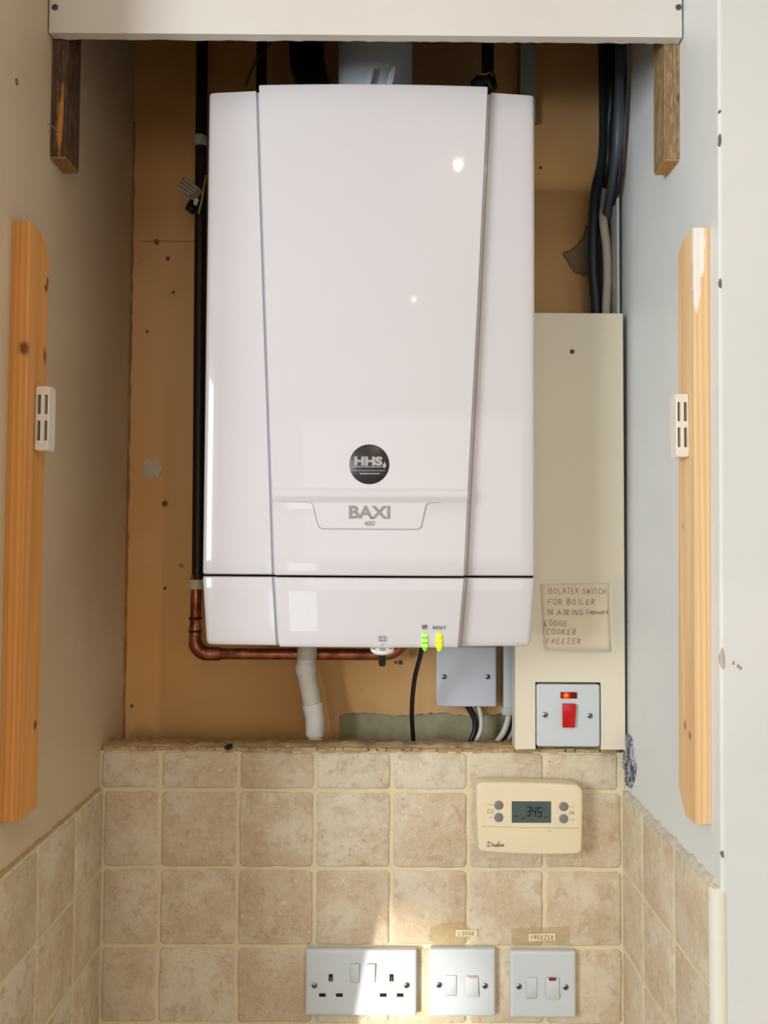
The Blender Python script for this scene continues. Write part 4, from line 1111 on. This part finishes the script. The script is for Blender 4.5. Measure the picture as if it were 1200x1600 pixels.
# ------------------------------------------------------------------ sockets and spurs
ysk = YT - .009
def wiring(name, px0, px1, py0, py1, label, cat):
    q = pxr(px0, px1, py0, py1, ysk)
    root = thing(name, ((q[0] + q[1]) / 2, YT, q[2]), label, cat, None)
    plate(root, q, ysk, YT - .0004, M_plate, .0022, .0045)
    return root
def rocker(root, px0, px1, py0, py1, name='rocker', mat=None, lean=1, rise=.0028):
    q = pxr(px0, px1, py0, py1, ysk)
    m = MB(); yt, yb_ = (ysk - rise, ysk - rise * .35) if lean > 0 else (ysk - rise * .35, ysk - rise)
    pts = rrect(q[0], q[1], q[2], q[3], .0012, 3); n_ = len(pts)
    def yy(z, k): return lerp(yb_, yt, (z - q[2]) / (q[3] - q[2])) + k
    i1 = inset(pts, .0006)
    m.rings([[(x, ysk + .001, z) for x, z in pts], [(x, yy(z, .0005), z) for x, z in pts], [(x, yy(z, 0), z) for x, z in i1]])
    o = m.build(name, mat or M_plate, root, angle=50)
    # the shadow gap round the rocker
    g = MB(); g.prism(inset(pts, -.00045), ysk - .0001, ysk + .001); g.build('gap', plain('rocker_gap', (150, 148, 142), .8), root, smooth=False)
    return o
def hole(root, px0, px1, py0, py1, name='socket_hole'):
    q = pxr(px0, px1, py0, py1, ysk)
    o = MB().box(q[0], q[1], ysk - .00015, ysk + .001, q[2], q[3]).build(name, M_gapdark, root, smooth=False)
    MB().box(lerp(q[0], q[1], .35), lerp(q[0], q[1], .65), ysk - .0003, ysk, q[2], lerp(q[2], q[3], .6)).build('contact', M_steel, o, smooth=False) if (py1 - py0) > 7 else None
    return o
ds_ = wiring('double_socket', 477, 651.5, 1484.5, 1588, 'white double wall socket at the bottom, crossed by the sunlit streak', 'socket')
screw(P(491.5, 1540, ysk - .0004), .0036, ds_); screw(P(635.5, 1539.5, ysk - .0004), .0036, ds_)
for dx in (0, 95):
    hole(ds_, 513.5 + dx, 520 + dx, 1522, 1533.5)
    hole(ds_, 498.5 + dx, 509 + dx, 1552, 1557.5); hole(ds_, 525 + dx, 535.5 + dx, 1552, 1557.5)
rocker(ds_, 548, 561.5, 1505.5, 1535); rocker(ds_, 573, 586.5, 1505.5, 1535)
M_pinkneon = plain('pale_neon', (222, 190, 180), .3)
s1 = wiring('fused_spur', 671, 774.5, 1483.5, 1589, 'white switched fused spur below the paper label reading lodge', 'switch')
screw(P(686, 1539, ysk - .0004), .0036, s1); screw(P(758, 1540.5, ysk - .0004), .0036, s1)
rocker(s1, 696.5, 713.5, 1524, 1555.5, 'fuse_holder', rise=.0012)
rk = rocker(s1, 727.5, 747.5, 1525, 1557, lean=-1)
q = pxr(731, 744, 1525.8, 1528.6, ysk - .0015); MB().box(q[0], q[1], ysk - .0024, ysk - .0004, q[2], q[3]).build('neon', M_pinkneon, s1, smooth=False)
s2 = wiring('fused_spur', 797.5, 900.5, 1487, 1591.5, 'white switched fused spur below the paper label reading freezer', 'switch')
screw(P(811, 1541.5, ysk - .0004), .0036, s2); screw(P(884, 1542.5, ysk - .0004), .0036, s2)
rocker(s2, 822.5, 839, 1527.5, 1560, 'fuse_holder', rise=.0012)
rocker(s2, 852.5, 873.5, 1527.5, 1560, lean=-1)
q = pxr(857.5, 868.5, 1528.3, 1531.8, ysk - .0015); MB().box(q[0], q[1], ysk - .0026, ysk - .0004, q[2], q[3]).build('neon', plain('dark_red_neon', (150, 30, 36), .3), s2, smooth=False)

# old clear tapes and the two paper labels
def tape(pts, label, rgb, alpha):
    t = NT('aged_tape'); n_ = t.noise(t.coord(), 60, 4)
    m_ = t.done(s2l(rgb), .35)
    t.link(t.ramp(n_, .2, .8, alpha * .6, alpha), t.b.inputs['Alpha'])
    o = MB().prism(pp(pts, YT - .0006), YT - .0008, YT - .0004).build('sticky_tape', m_); return tag(o, label, 'tape')
tape([(672, 1450), (690, 1443), (722, 1441), (731, 1446), (733, 1466), (722, 1478), (690, 1477), (670, 1470)], 'yellowed rounded tape remnant behind the lodge label', (220, 198, 142), .3)
tape([(799, 1451), (889, 1448), (890, 1476), (800, 1480)], 'yellowed rectangle of clear tape around the freezer label', (222, 204, 152), .3)
M_lab = plain('label_paper', (240, 224, 184), .7, var=.03)
def paperlabel(pts, word, a, b, y, h, label):
    yl_ = YT - .0016
    r0 = thing('paper_label', P((a + b) / 2, y, yl_), label, 'label')
    MB().prism(pp(pts, yl_), yl_, YT - .0010).build('paper', M_lab, r0)
    m_ = MB(); pen(m_, word, a, b, y, h, yl_ - .0003, .0006, random.Random(len(word)))
    m_.build('handwriting', plain('label_ink', (136, 118, 92), .7), r0, smooth=False, recalc=False)
paperlabel([(712, 1453), (746, 1453), (746, 1463.5), (712, 1463)], 'LODGE', 716, 743, 1458.5, 5.5, 'small paper label reading lodge above the left fused spur')
paperlabel([(825.5, 1459.5), (868, 1458.5), (868.5, 1469), (826, 1471)], 'FREEZER', 830, 866, 1465, 6, 'small paper label reading freezer above the right fused spur')

# ------------------------------------------------------------------ ceiling downlights of the kitchen, mirrored in the boiler
M_glow = plain('warm_lamp', (255, 236, 200), .4, emit=(255, 226, 170), estr=9.0)
M_bezel = plain('downlight_bezel', (230, 228, 224), .3)
for i, (x, y, lab) in enumerate(((.265, -.09, 'recessed ceiling downlight nearest the alcove'), (.216, -1.17, 'recessed ceiling downlight in the middle of the kitchen'), (.188, -2.26, 'recessed ceiling downlight nearest the garden door'))):
    root = thing('ceiling_downlight', (x, y, CEIL), lab, 'light')
    MB().lathe((x, y, CEIL), [(.045, .0), (.045, -.003), (.028, -.005), (.026, -.001)], 'Z', 28).build('bezel', M_bezel, root)
    MB().lathe((x, y, CEIL), [(.022, -.0012), (.022, -.0052), (.018, -.006)], 'Z', 20).build('lamp', M_glow, root)
    l = bpy.data.lights.new('downlight_beam', 'SPOT'); l.energy = (14, 16, 14)[i]; l.color = (1.0, .80, .56); l.spot_size = math.radians(150); l.spot_blend = .6; l.shadow_soft_size = .012
    o = bpy.data.objects.new('downlight_beam', l); C.objects.link(o); o.location = (x, y, CEIL - .0075)
